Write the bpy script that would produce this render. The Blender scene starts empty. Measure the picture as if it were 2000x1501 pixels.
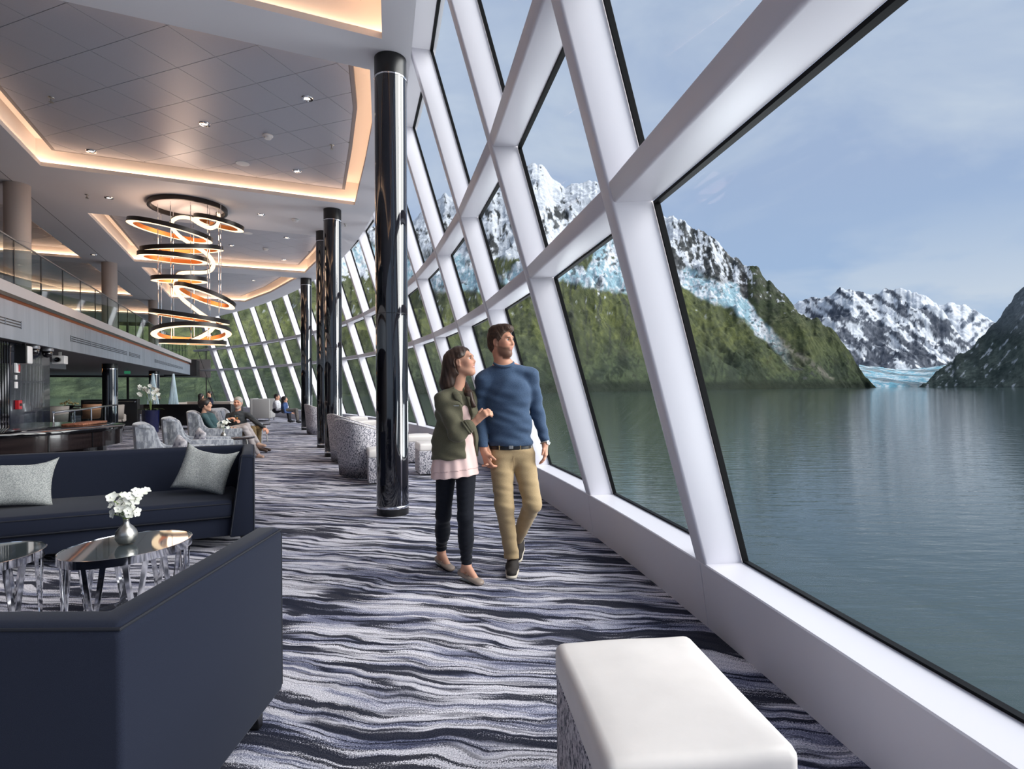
import bpy, bmesh, math, random
import numpy as np
from mathutils import Vector, Matrix
from mathutils.geometry import tessellate_polygon

# ---------------------------------------------------------------- camera, sky, sun, exposure
# World frame: +x towards the bow of the ship, +y towards port, z up, floor at z = 0.
SC = bpy.context.scene
COL = SC.collection
FPX, CY, ROLL, YAW = 1100.0, 754.5, 0.0055, math.radians(24.4)
CA, SA = math.cos(YAW), math.sin(YAW)
EYE = 1.4

def setup_camera():
    cd = bpy.data.cameras.new('camera')
    cd.sensor_fit = 'HORIZONTAL'; cd.sensor_width = 36.0
    cd.lens = 36.0 * FPX / 2000.0
    cd.shift_y = (CY - 750.5) / 2000.0
    cd.clip_start = 0.05; cd.clip_end = 60000
    co = bpy.data.objects.new('camera', cd); COL.objects.link(co)
    r = Vector((CA, -SA, 0)); up = Vector((0, 0, 1)); fw = Vector((SA, CA, 0))
    r2 = (r - ROLL * up).normalized(); u2 = (up + ROLL * r).normalized()
    m = Matrix((r2, u2, -fw)).transposed().to_4x4()
    m.translation = Vector((0, 0, EYE))
    co.matrix_world = m
    SC.camera = co
setup_camera()

def srgb(r, g, b):
    def f(c):
        c /= 255.0
        return c / 12.92 if c <= 0.04045 else ((c + 0.055) / 1.055) ** 2.4
    return (f(r), f(g), f(b), 1.0)

SKY_STRENGTH = 1.0
SUN_ENERGY = 6.5
def setup_world():
    w = bpy.data.worlds.new('sky'); SC.world = w; w.use_nodes = True
    nt = w.node_tree; N = nt.nodes; L = nt.links; N.clear()
    out = N.new('ShaderNodeOutputWorld'); bg = N.new('ShaderNodeBackground')
    tc = N.new('ShaderNodeTexCoord'); sep = N.new('ShaderNodeSeparateXYZ')
    L.new(tc.outputs['Generated'], sep.inputs[0])
    ramp = N.new('ShaderNodeValToRGB')
    e = ramp.color_ramp.elements
    e[0].position = 0.0; e[0].color = srgb(176, 198, 226)
    e[1].position = 0.75; e[1].color = srgb(178, 192, 216)
    x = e.new(0.14); x.color = srgb(164, 189, 223)
    x = e.new(0.32); x.color = srgb(165, 184, 217)
    L.new(sep.outputs['Z'], ramp.inputs[0])
    mp = N.new('ShaderNodeMapping'); mp.inputs['Scale'].default_value = (1.6, 1.6, 4.2)
    L.new(tc.outputs['Generated'], mp.inputs[0])
    nz = N.new('ShaderNodeTexNoise'); nz.inputs['Scale'].default_value = 1.7
    nz.inputs['Detail'].default_value = 6; nz.inputs['Roughness'].default_value = 0.58
    nz.inputs['Distortion'].default_value = 0.5
    L.new(mp.outputs[0], nz.inputs['Vector'])
    cr = N.new('ShaderNodeValToRGB'); c = cr.color_ramp.elements
    c[0].position = 0.40; c[0].color = (0, 0, 0, 1); c[1].position = 0.70; c[1].color = (1, 1, 1, 1)
    L.new(nz.outputs['Fac'], cr.inputs[0])
    # a low bank of cumulus along the horizon
    mp2 = N.new('ShaderNodeMapping'); mp2.inputs['Scale'].default_value = (3.0, 3.0, 9.0)
    mp2.inputs['Location'].default_value = (0.7, 0.2, 0.1)
    L.new(tc.outputs['Generated'], mp2.inputs[0])
    n2 = N.new('ShaderNodeTexNoise'); n2.inputs['Scale'].default_value = 1.6; n2.inputs['Detail'].default_value = 7
    L.new(mp2.outputs[0], n2.inputs['Vector'])
    cr2 = N.new('ShaderNodeValToRGB'); c = cr2.color_ramp.elements
    c[0].position = 0.45; c[0].color = (0, 0, 0, 1); c[1].position = 0.64; c[1].color = (1, 1, 1, 1)
    L.new(n2.outputs['Fac'], cr2.inputs[0])
    el = N.new('ShaderNodeMapRange'); el.inputs['From Min'].default_value = 0.26; el.inputs['From Max'].default_value = 0.12
    L.new(sep.outputs['Z'], el.inputs['Value'])
    mu2 = N.new('ShaderNodeMath'); mu2.operation = 'MULTIPLY'
    L.new(cr2.outputs[0], mu2.inputs[0]); L.new(el.outputs[0], mu2.inputs[1])
    mul = N.new('ShaderNodeMath'); mul.operation = 'MULTIPLY'; mul.inputs[1].default_value = 0.8
    L.new(cr.outputs[0], mul.inputs[0])
    mx = N.new('ShaderNodeMath'); mx.operation = 'MAXIMUM'
    L.new(mul.outputs[0], mx.inputs[0]); L.new(mu2.outputs[0], mx.inputs[1])
    mix = N.new('ShaderNodeMix'); mix.data_type = 'RGBA'
    L.new(mx.outputs[0], mix.inputs['Factor'])
    L.new(ramp.outputs[0], mix.inputs[6]); mix.inputs[7].default_value = srgb(203, 214, 230)
    L.new(mix.outputs[2], bg.inputs['Color']); bg.inputs['Strength'].default_value = SKY_STRENGTH
    L.new(bg.outputs[0], out.inputs[0])
setup_world()

def setup_sun():
    ld = bpy.data.lights.new('sun', 'SUN'); ld.energy = SUN_ENERGY; ld.angle = math.radians(60)
    ld.color = (1.0, 0.97, 0.93)
    o = bpy.data.objects.new('sun', ld); COL.objects.link(o)
    d = Vector((0.72, -0.48, 0.50)).normalized()       # towards the sun: off the starboard bow, veiled by haze
    o.rotation_euler = d.to_track_quat('Z', 'Y').to_euler()
setup_sun()

def add_ceiling_fill():
    """area lamps added below the sill to brighten the ceiling, imitating fjord light"""
    for v in (-1.0, 5.0, 11.0, 17.0, 23.0, 29.0):  # unseen lamps, added to lift the ceiling and frame undersides
        ld = bpy.data.lights.new('added_fill_lamp', 'AREA'); ld.shape = 'RECTANGLE'; ld.size = 5.8; ld.size_y = 1.6
        ld.energy = 230; ld.color = (.93, .96, 1.0)
        o = bpy.data.objects.new('added_fill_lamp', ld); COL.objects.link(o)
        o.location = (3.87 - .0122 * (v - 13.8) ** 2 + 1.5, v, -.75)
        d = Vector((-.62, 0, .78)); o.rotation_euler = (-d).to_track_quat('Z', 'X').to_euler()
add_ceiling_fill()

vs = SC.view_settings
vs.view_transform = 'Standard'; vs.look = 'None'; vs.gamma = 1.0; vs.use_curve_mapping = False
vs.exposure = 0.0
SC.display_settings.display_device = 'sRGB'

# ---------------------------------------------------------------- helpers
def ground(px, py, z=0.0):
    """point of the photograph (2000 x 1501) on the horizontal plane z -> world"""
    dx = px - 1000; dy = py - CY
    x2 = dx - ROLL * dy; y2 = dy + ROLL * dx
    Y = FPX * (EYE - z) / y2; X = x2 / FPX * Y
    return Vector((CA * X + SA * Y, -SA * X + CA * Y, z))

def cam(X, Y, Z):
    """camera-aligned metres (right, forward, up from floor) -> world"""
    return Vector((CA * X + SA * Y, -SA * X + CA * Y, Z))

def at(px, py, Y):
    """photograph point at forward distance Y -> world"""
    dx = px - 1000; dy = py - CY
    x2 = dx - ROLL * dy; y2 = dy + ROLL * dx
    return cam(x2 / FPX * Y, Y, EYE - y2 / FPX * Y)

class MB:
    """collects faces, builds ONE mesh object"""
    def __init__(s): s.v = []; s.f = []
    def add(s, vs_, fs):
        b = len(s.v); s.v += [tuple(p) for p in vs_]; s.f += [tuple(i + b for i in f) for f in fs]; return s
    def box(s, lo, hi, m=None):
        x0, y0, z0 = lo; x1, y1, z1 = hi
        p = [(x0,y0,z0),(x1,y0,z0),(x1,y1,z0),(x0,y1,z0),(x0,y0,z1),(x1,y0,z1),(x1,y1,z1),(x0,y1,z1)]
        if m is not None: p = [m @ Vector(q) for q in p]
        return s.add(p, [(0,3,2,1),(4,5,6,7),(0,1,5,4),(1,2,6,5),(2,3,7,6),(3,0,4,7)])
    def hexa(s, bot, top):
        return s.add(list(bot) + list(top), [(3,2,1,0),(4,5,6,7),(0,1,5,4),(1,2,6,5),(2,3,7,6),(3,0,4,7)])
    def prism(s, poly, z0, z1):
        n = len(poly)
        p = [(a[0], a[1], z0) for a in poly] + [(a[0], a[1], z1) for a in poly]
        fs = [tuple(range(n - 1, -1, -1)), tuple(range(n, 2 * n))]
        fs += [(i, (i + 1) % n, n + (i + 1) % n, n + i) for i in range(n)]
        return s.add(p, fs)
    def tube(s, pts, rad, n=10, closed=False, cap=True):
        pts = [Vector(p) for p in pts]; m = len(pts)
        rads = rad if isinstance(rad, (list, tuple)) else [rad] * m
        rings = []; prev = None
        for i, p in enumerate(pts):
            if closed: t = pts[(i + 1) % m] - pts[i - 1]
            else: t = pts[min(i + 1, m - 1)] - pts[max(i - 1, 0)]
            t.normalize()
            if prev is None:
                a = Vector((0, 0, 1)) if abs(t.z) < .9 else Vector((1, 0, 0))
                nrm = t.cross(a).normalized()
            else:
                nrm = (prev - t * prev.dot(t)).normalized()
            prev = nrm; bi = t.cross(nrm)
            rings.append([p + (nrm * math.cos(k * 2 * math.pi / n) + bi * math.sin(k * 2 * math.pi / n)) * rads[i] for k in range(n)])
        vv = [q for r in rings for q in r]; ff = []
        for i in range(m if closed else m - 1):
            a = i * n; b = ((i + 1) % m) * n
            ff += [(a + k, a + (k + 1) % n, b + (k + 1) % n, b + k) for k in range(n)]
        if cap and not closed: ff += [tuple(range(n - 1, -1, -1)), tuple(range((m - 1) * n, m * n))]
        return s.add(vv, ff)
    def lathe(s, prof, c=(0, 0, 0), n=32, sx=1.0, sy=1.0):
        vv = []; ff = []; m = len(prof)
        for r, z in prof:
            vv += [(c[0] + sx * r * math.cos(k * 2 * math.pi / n), c[1] + sy * r * math.sin(k * 2 * math.pi / n), c[2] + z) for k in range(n)]
        for i in range(m - 1):
            ff += [(i * n + k, i * n + (k + 1) % n, (i + 1) * n + (k + 1) % n, (i + 1) * n + k) for k in range(n)]
        if prof[0][0] > 1e-6: ff.append(tuple(range(n - 1, -1, -1)))
        if prof[-1][0] > 1e-6: ff.append(tuple(range((m - 1) * n, m * n)))
        return s.add(vv, ff)
    def loft(s, rings, close=True, cap=True):
        n = len(rings[0]); vv = [p for r in rings for p in r]; ff = []
        for i in range(len(rings) - 1):
            for k in range(n if close else n - 1):
                ff.append((i * n + k, i * n + (k + 1) % n, (i + 1) * n + (k + 1) % n, (i + 1) * n + k))
        if cap: ff += [tuple(range(n - 1, -1, -1)), tuple(range((len(rings) - 1) * n, len(rings) * n))]
        return s.add(vv, ff)
    def build(s, name, mat=None, parent=None, smooth=False, bevel=0, seg=2, matrix=None, fixn=True, weld=0):
        me = bpy.data.meshes.new(name); me.from_pydata(s.v, [], s.f)
        if bevel or fixn or weld:
            bm = bmesh.new(); bm.from_mesh(me)
            if weld: bmesh.ops.remove_doubles(bm, verts=bm.verts, dist=weld)
            if fixn: bmesh.ops.recalc_face_normals(bm, faces=bm.faces)
            if bevel:
                ed = [e for e in bm.edges if len(e.link_faces) == 2 and e.calc_face_angle(0) > 0.5]
                bmesh.ops.bevel(bm, geom=ed, offset=bevel, segments=seg, affect='EDGES', profile=0.5, clamp_overlap=True)
            bm.to_mesh(me); bm.free()
        return link(name, me, mat, parent, smooth, matrix)

def link(name, me, mat=None, parent=None, smooth=False, matrix=None):
    if mat is not None and not me.materials: me.materials.append(mat)
    if smooth:
        me.polygons.foreach_set('use_smooth', [True] * len(me.polygons))
        if smooth != 'all':
            try: me.set_sharp_from_angle(angle=math.radians(40))
            except Exception: pass
    o = bpy.data.objects.new(name, me); COL.objects.link(o)
    if parent is not None: o.parent = parent
    if matrix is not None: o.matrix_local = matrix
    return o

def empty(name, loc=(0, 0, 0), rz=0.0):
    o = bpy.data.objects.new(name, None); COL.objects.link(o)
    o.empty_display_size = .1; o.location = loc; o.rotation_euler = (0, 0, rz); return o

def tag(o, label=None, cat=None, group=None, kind=None):
    if label: o['label'] = label
    if cat: o['category'] = cat
    if group: o['group'] = group
    if kind: o['kind'] = kind
    return o

def thing(name, label, cat, loc=(0, 0, 0), rz=0.0, group=None):
    return tag(empty(name, loc, rz), label, cat, group)

def copy_tree(o, parent=None):
    c = o.copy(); COL.objects.link(c)
    if parent is not None: c.parent = parent
    for ch in list(o.children): copy_tree(ch, c)
    return c

def dup(o, loc, rz=0.0, label=None, group=None):
    c = copy_tree(o); c.location = loc; c.rotation_euler = (0, 0, rz)
    if label: c['label'] = label
    if group: c['group'] = group
    return c

def RZ(a): return Matrix.Rotation(a, 4, 'Z')
def TR(x, y=0, z=0): return Matrix.Translation(Vector((x, y, z)))

# ---------------------------------------------------------------- materials
def mat(name, col, rough=0.5, metal=0.0, spec=0.5, coat=0.0, sheen=0.0, trans=0.0, emit=None, estr=0.0,
        bump=None, vary=None):
    """col: sRGB 0-255. bump=(scale, strength, distance); vary=(col2, scale, lo, hi, detail)"""
    m = bpy.data.materials.new(name); m.use_nodes = True
    nt = m.node_tree; N = nt.nodes; L = nt.links
    b = N['Principled BSDF']
    b.inputs['Base Color'].default_value = srgb(*col)
    b.inputs['Roughness'].default_value = rough; b.inputs['Metallic'].default_value = metal
    b.inputs['Specular IOR Level'].default_value = spec
    if coat: b.inputs['Coat Weight'].default_value = coat; b.inputs['Coat Roughness'].default_value = 0.03
    if sheen: b.inputs['Sheen Weight'].default_value = sheen; b.inputs['Sheen Roughness'].default_value = 0.4
    if trans: b.inputs['Transmission Weight'].default_value = trans
    if emit: b.inputs['Emission Color'].default_value = srgb(*emit); b.inputs['Emission Strength'].default_value = estr
    if vary or bump:
        tc = N.new('ShaderNodeTexCoord')
    if vary:
        c2, sc_, lo, hi, det = vary
        nz = N.new('ShaderNodeTexNoise'); nz.inputs['Detail'].default_value = det
        if isinstance(sc_, (tuple, list)):
            mp = N.new('ShaderNodeMapping'); mp.inputs['Scale'].default_value = sc_
            L.new(tc.outputs['Object'], mp.inputs[0]); L.new(mp.outputs[0], nz.inputs['Vector']); nz.inputs['Scale'].default_value = 1
        else:
            L.new(tc.outputs['Object'], nz.inputs['Vector']); nz.inputs['Scale'].default_value = sc_
        cr = N.new('ShaderNodeValToRGB'); e = cr.color_ramp.elements
        e[0].position = lo; e[0].color = srgb(*col); e[1].position = hi; e[1].color = srgb(*c2)
        L.new(nz.outputs['Fac'], cr.inputs[0]); L.new(cr.outputs[0], b.inputs['Base Color'])
    if bump:
        sc_, st, dist = bump
        nb = N.new('ShaderNodeTexNoise'); nb.inputs['Detail'].default_value = 3
        if isinstance(sc_, (tuple, list)):
            mp = N.new('ShaderNodeMapping'); mp.inputs['Scale'].default_value = sc_
            L.new(tc.outputs['Object'], mp.inputs[0]); L.new(mp.outputs[0], nb.inputs['Vector']); nb.inputs['Scale'].default_value = 1
        else:
            L.new(tc.outputs['Object'], nb.inputs['Vector']); nb.inputs['Scale'].default_value = sc_
        bp = N.new('ShaderNodeBump'); bp.inputs['Strength'].default_value = st; bp.inputs['Distance'].default_value = dist
        L.new(nb.outputs['Fac'], bp.inputs['Height']); L.new(bp.outputs[0], b.inputs['Normal'])
    return m

def glass_mat(name, tint=(1, 1, 1), refl=0.06, rough=0.0):
    m = bpy.data.materials.new(name); m.use_nodes = True
    nt = m.node_tree; N = nt.nodes; L = nt.links; N.clear()
    out = N.new('ShaderNodeOutputMaterial'); tr = N.new('ShaderNodeBsdfTransparent'); gl = N.new('ShaderNodeBsdfGlossy')
    tr.inputs[0].default_value = (*tint, 1); gl.inputs['Roughness'].default_value = rough
    lw = N.new('ShaderNodeLayerWeight'); lw.inputs['Blend'].default_value = 0.12
    mr = N.new('ShaderNodeMapRange'); mr.inputs['To Min'].default_value = refl * .4; mr.inputs['To Max'].default_value = min(1, refl * 6)
    L.new(lw.outputs['Facing'], mr.inputs['Value'])
    mx = N.new('ShaderNodeMixShader'); L.new(mr.outputs[0], mx.inputs[0]); L.new(tr.outputs[0], mx.inputs[1]); L.new(gl.outputs[0], mx.inputs[2])
    L.new(mx.outputs[0], out.inputs[0]); return m

def emit_mat(name, col, strength):
    m = bpy.data.materials.new(name); m.use_nodes = True
    nt = m.node_tree; N = nt.nodes; L = nt.links; N.clear()
    out = N.new('ShaderNodeOutputMaterial'); em = N.new('ShaderNodeEmission')
    em.inputs[0].default_value = srgb(*col); em.inputs[1].default_value = strength
    L.new(em.outputs[0], out.inputs[0]); return m

M = {}
M['white'] = mat('white_paint', (222, 220, 227), .38, spec=.4)
M['sill'] = mat('sill_paint', (218, 216, 223), .42, spec=.4)
M['gasket'] = mat('black_rubber', (7, 8, 11), .6, spec=.15)
M['pane'] = glass_mat('window_glass', (0.97, 0.985, 0.985), 0.006)
M['soffit'] = mat('ceiling_paint', (218, 216, 221), .6, spec=.3)
M['panel'] = mat('ceiling_panel_metal', (166, 168, 180), .36, spec=.4, metal=.15, vary=((174, 176, 187), 300, .3, .7, 1))
M['raft'] = mat('raft_edge', (120, 118, 124), .5)
M['cove'] = mat('cove_paint', (236, 230, 226), .7, spec=.2)
M['led'] = emit_mat('cove_led', (255, 210, 172), 12.0)
M['column'] = mat('black_lacquer', (16, 17, 24), .045, spec=.7, coat=.6)
M['chrome'] = mat('chrome', (225, 226, 230), .08, metal=1)
M['steel'] = mat('brushed_steel', (185, 183, 178), .32, metal=1, bump=((3, 3, 400), .15, .002))
M['beige_col'] = mat('beige_column', (176, 164, 158), .55)
M['pillar_gloss'] = mat('pillar_gloss', (30, 34, 46), .22, spec=.7, coat=.25)
M['black'] = mat('black_satin', (16, 16, 19), .35)
M['black_gloss'] = mat('black_gloss', (14, 13, 16), .06, spec=.6, coat=.5)
M['dark_wood'] = mat('dark_gloss_wood', (30, 24, 25), .12, spec=.5, coat=.4, vary=((44, 36, 36), (2, 2, 30), .35, .7, 4))
M['grey_metal'] = mat('grey_metal', (120, 122, 128), .4, metal=.4)
M['navy'] = mat('navy_wool', (25, 29, 42), .9, spec=.15, sheen=.08, bump=(900, .35, .001), vary=((34, 39, 54), 700, .35, .65, 2))
M['navy_dark'] = mat('navy_piping', (20, 23, 33), .8)
M['white_plastic'] = mat('white_plastic', (222, 222, 224), .4)
# ---------------------------------------------------------------- carpet floor
def carpet_mat():
    m = bpy.data.materials.new('carpet'); m.use_nodes = True
    nt = m.node_tree; N = nt.nodes; L = nt.links
    b = N['Principled BSDF']; b.inputs['Roughness'].default_value = .95; b.inputs['Specular IOR Level'].default_value = .15
    tc = N.new('ShaderNodeTexCoord')
    rot = N.new('ShaderNodeMapping'); rot.inputs['Rotation'].default_value = (0, 0, YAW + math.radians(13))
    L.new(tc.outputs['Object'], rot.inputs[0])
    # pile speckle, also frays the edges of the bands
    sp = N.new('ShaderNodeTexNoise'); sp.inputs['Scale'].default_value = 170; sp.inputs['Detail'].default_value = 2
    L.new(tc.outputs['Object'], sp.inputs['Vector'])
    def math_(op, a_, b_=None, c_=None):
        q = N.new('ShaderNodeMath'); q.operation = op
        for i, w in enumerate((a_, b_, c_)):
            if w is None: continue
            if isinstance(w, (int, float)): q.inputs[i].default_value = w
            else: L.new(w, q.inputs[i])
        return q.outputs[0]
    def noise(sx, sy, det, rough, dist, off):
        mp = N.new('ShaderNodeMapping'); mp.inputs['Scale'].default_value = (sx, sy, 1); mp.inputs['Location'].default_value = (off, off * 1.7, 0)
        L.new(rot.outputs[0], mp.inputs[0])
        n = N.new('ShaderNodeTexNoise'); n.inputs['Scale'].default_value = 1; n.inputs['Detail'].default_value = det
        n.inputs['Roughness'].default_value = rough; n.inputs['Distortion'].default_value = dist
        L.new(mp.outputs[0], n.inputs['Vector']); return n.outputs['Fac']
    def ramp(src, stops):
        cr = N.new('ShaderNodeValToRGB'); e = cr.color_ramp.elements
        e[0].position, e[0].color = stops[0][0], stops[0][1]
        e[1].position, e[1].color = stops[-1][0], stops[-1][1]
        for p_, c_ in stops[1:-1]:
            x = e.new(p_); x.color = c_
        L.new(src, cr.inputs[0]); return cr.outputs[0]
    D = srgb(30, 33, 48); W_ = srgb(226, 223, 229); Lg = srgb(190, 190, 204); Mg = srgb(128, 131, 154); Dg = srgb(82, 86, 110)
    def warp(src, scale, amp):
        wn = N.new('ShaderNodeTexNoise'); wn.inputs['Scale'].default_value = scale; wn.inputs['Detail'].default_value = 3
        L.new(src, wn.inputs['Vector'])
        su = N.new('ShaderNodeVectorMath'); su.operation = 'SUBTRACT'; su.inputs[1].default_value = (.5, .5, .5); L.new(wn.outputs['Color'], su.inputs[0])
        mu = N.new('ShaderNodeVectorMath'); mu.operation = 'MULTIPLY'; mu.inputs[1].default_value = (amp, amp, 0); L.new(su.outputs[0], mu.inputs[0])
        ad = N.new('ShaderNodeVectorMath'); L.new(src, ad.inputs[0]); L.new(mu.outputs[0], ad.inputs[1]); return ad.outputs[0]
    base_vec = rot.outputs[0]
    wv = warp(warp(base_vec, 1.0, .42), 5.0, .07)
    def noise2(sx, sy, det, rough, off):
        mp = N.new('ShaderNodeMapping'); mp.inputs['Scale'].default_value = (sx, sy, 1); mp.inputs['Location'].default_value = (off, off * 1.7, 0)
        L.new(wv, mp.inputs[0])
        n = N.new('ShaderNodeTexNoise'); n.inputs['Scale'].default_value = 1; n.inputs['Detail'].default_value = det; n.inputs['Roughness'].default_value = rough
        L.new(mp.outputs[0], n.inputs['Vector']); return n.outputs['Fac']
    spk = math_('SUBTRACT', sp.outputs['Fac'], .5)
    W1 = (1, 1, 1, 1); K1 = (0, 0, 0, 1)
    base = ramp(math_('ADD', noise2(1.5, 7, 6, .62, 4.1), math_('MULTIPLY', spk, .34)), [(.36, Dg), (.48, Mg), (.58, Lg), (.7, W_)])
    white = ramp(math_('ADD', noise2(.4, 6.5, 4, .55, 9.4), math_('MULTIPLY', spk, .06)), [(.46, K1), (.52, W1), (.58, W1), (.64, K1)])
    band = math_('ADD', noise2(.26, 3.4, 4, .5, 2.3), math_('MULTIPLY', spk, .05))
    dark = ramp(band, [(.3, K1), (.39, K1), (.402, W1), (.441, W1), (.453, K1), (.511, K1), (.518, W1), (.534, W1), (.541, K1), (.584, K1), (.596, W1), (.638, W1), (.65, K1), (.8, K1)])
    thin = ramp(math_('ADD', noise2(.5, 9, 3, .5, 14.2), math_('MULTIPLY', spk, .05)), [(.48, K1), (.492, W1), (.504, W1), (.516, K1)])
    def mixc(fac, a_, c_):
        mx = N.new('ShaderNodeMix'); mx.data_type = 'RGBA'; L.new(fac, mx.inputs['Factor']); L.new(a_, mx.inputs[6]); mx.inputs[7].default_value = c_; return mx.outputs[2]
    c = mixc(math_('MULTIPLY', white, .8), base, W_)
    c = mixc(math_('MULTIPLY', thin, .6), c, D)
    c = mixc(math_('MULTIPLY', dark, .96), c, D)
    spr = ramp(sp.outputs['Fac'], [(.36, (.5, .51, .55, 1)), (.64, (1.28, 1.27, 1.25, 1))])
    mm = N.new('ShaderNodeMix'); mm.data_type = 'RGBA'; mm.blend_type = 'MULTIPLY'; mm.inputs['Factor'].default_value = .8
    L.new(c, mm.inputs[6]); L.new(spr, mm.inputs[7]); L.new(mm.outputs[2], b.inputs['Base Color'])
    bp = N.new('ShaderNodeBump'); bp.inputs['Strength'].default_value = .5; bp.inputs['Distance'].default_value = .004
    L.new(sp.outputs['Fac'], bp.inputs['Height']); L.new(bp.outputs[0], b.inputs['Normal'])
    return m
M['carpet'] = carpet_mat()

SILL, LEAN = .392, .314
def uB(v): return 3.87 - .0122 * (v - 13.8) ** 2
def nrm(v):
    d = -.0244 * (v - 13.8); k = math.hypot(1, d)
    return Vector((1 / k, -d / k, 0)), Vector((d / k, 1 / k, 0))
def W(v, z, d=0.0, t=0.0):
    n, tg = nrm(v)
    return Vector((uB(v) - LEAN * (z - SILL), v, z)) + n * d + tg * t

fl = MB()
edge = [(uB(v) + .35, v) for v in np.linspace(-6, 37, 44)]
fl.prism([(-14.5, -6), *edge, (-14.5, 37)], -.3, 0)
tag(fl.build('floor', M['carpet']), kind='structure')

# ---------------------------------------------------------------- raked bow window wall
MV = [2.5 + 2.01 * k for k in range(-4, -1)] + [.4] + [2.5 + 2.01 * k for k in range(0, 16)]            # mullion positions along the wall
POST = [34.35, 36.4]
ZR = [2.42, 3.52]; ZTOP = 5.36
HW, DEP = .062, .235                                      # half width and depth of a mullion
wall = tag(empty('wall_bow'), kind='structure')
def sill_panel(va, vb):
    m = MB(); rings = []
    for v in np.linspace(va + .003, vb - .003, 5):
        n, tg = nrm(v)
        b0 = Vector((uB(v) + .06, v, 0)); t0 = W(v, SILL)
        rings.append([b0, t0 - n * .001 + Vector((0, 0, -.006)), t0 + n * .005, t0 + n * .262, Vector((b0.x, b0.y, 0)) + n * .262])
    m.loft(rings); return m
AL = MV + POST
for i in range(len(AL) - 1):
    sill_panel(AL[i], AL[i + 1]).build('panel', M['sill'], wall, smooth=True)

def win_bay(idx, va, vb, wa, wb, post=False):
    w = tag(empty('window_%d' % idx), kind='structure')
    # mullion standing at va
    h = wa; m = MB()
    m.hexa([W(va, SILL - .03, .0, -h), W(va, SILL - .03, .0, h), W(va, SILL - .03, DEP, h), W(va, SILL - .03, DEP, -h)],
           [W(va, ZTOP + .05, .0, -h), W(va, ZTOP + .05, .0, h), W(va, ZTOP + .05, DEP, h), W(va, ZTOP + .05, DEP, -h)])
    m.build('mullion', M['white'], w, smooth=True, bevel=.016, seg=3)
    zs = [SILL] + ZR + [ZTOP]
    a, b = va + wa * .98, vb - wb * .98
    for z in ZR:                                          # transoms
        r = MB()
        r.hexa([W(a, z - .075, .004), W(b, z - .075, .004), W(b, z - .055, DEP), W(a, z - .055, DEP)],
               [W(a, z + .03, .004), W(b, z + .03, .004), W(b, z + .02, DEP), W(a, z + .02, DEP)])
        r.build('rail', M['white'], w, smooth=True, bevel=.014, seg=2)
    for k in range(3):
        z0 = zs[k] + (.02 if k else 0); z1 = zs[k + 1] - (.055 if k < 2 else 0)
        g = 0.014; d0, d1 = DEP - .008, DEP + .024
        gm = MB()
        def bar(v0, v1, za, zb):
            gm.hexa([W(v0, za, d0), W(v1, za, d0), W(v1, za, d1), W(v0, za, d1)], [W(v0, zb, d0), W(v1, zb, d0), W(v1, zb, d1), W(v0, zb, d1)])
        bar(a, a + g, z0, z1); bar(b - g, b, z0, z1); bar(a + g, b - g, z0, z0 + g); bar(a + g, b - g, z1 - g, z1)
        gm.build('gasket', M['gasket'], w)
        p = MB(); q = g * .6
        p.hexa([W(a + q, z0 + q, DEP + .005), W(b - q, z0 + q, DEP + .005), W(b - q, z0 + q, DEP + .02), W(a + q, z0 + q, DEP + .02)],
               [W(a + q, z1 - q, DEP + .005), W(b - q, z1 - q, DEP + .005), W(b - q, z1 - q, DEP + .02), W(a + q, z1 - q, DEP + .02)])
        p.build('pane', M['pane'], w)
n = 1
for i in range(len(AL) - 1):
    win_bay(n, AL[i], AL[i + 1], .19 if AL[i] in POST else HW, .19 if AL[i + 1] in POST else HW); n += 1

# ---------------------------------------------------------------- ceiling
ZC = 5.03
def uE(v): return uB(v) - 1.58
coffers = [
    [(-3.18, -.55), (-.45, -.55), (.45, 2.4), (1.21, 5.9), (-3.18, 5.9)],
    [(-3.18, 6.53), (1.2, 6.53), (1.48, 7.91), (1.62, 9.3), (1.8, 11.5), (-3.18, 11.5)],
    [(-3.16, 14.2), (1.78, 14.2), (1.66, 16.6), (1.41, 19.0), (-3.16, 19.1)],
    [(-3.12, 19.9), (1.25, 19.9), (.5, 23.4), (-.42, 26.3), (-3.12, 26.3)],
]
mezz_coffers = [[(-9.6, a), (-4.4, a), (-4.4, b), (-9.6, b)] for a, b in ((6.5, 11.5), (14.2, 19.2), (19.9, 26.3), (27.2, 32.5))]
vsamp = np.linspace(-3.6, 36.6, 42)
outer = [(-14.0, -3.6)] + [(uE(v), v) for v in vsamp] + [(-14.0, 36.6)]
loops = [outer] + coffers + mezz_coffers
flat = [Vector((p[0], p[1], 0)) for lp in loops for p in lp]
tris = tessellate_polygon([[Vector((p[0], p[1], 0)) for p in lp] for lp in loops])
sf = MB(); sf.add([(p.x, p.y, ZC) for p in flat], [tuple(t) for t in tris])
# cut edge of the soffit towards the windows, and the slot above the window heads
vv = []; ff = []
for i, v in enumerate(vsamp):
    n_, _ = nrm(v)
    e = Vector((uE(v), v, 0)); o = Vector((uB(v) - LEAN * (ZTOP - SILL), v, 0)) + n_ * .3
    vv += [(e.x, e.y, ZC), (e.x, e.y, ZTOP), (o.x, o.y, ZTOP), (o.x, o.y, ZTOP + .5)]
for i in range(len(vsamp) - 1):
    for k in range(3): ff.append((4 * i + k, 4 * i + 4 + k, 4 * i + 5 + k, 4 * i + 1 + k))
sf.add(vv, ff)
dk = [(uE(v) + .05, v, 5.9) for v in vsamp]; sf.add([(-14.5, -3.6, 5.9)] + dk + [(-14.5, 37, 5.9)], [tuple(range(len(dk) + 2))])   # deck above
tag(sf.build('ceiling', M['soffit'], fixn=False), kind='structure')

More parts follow.
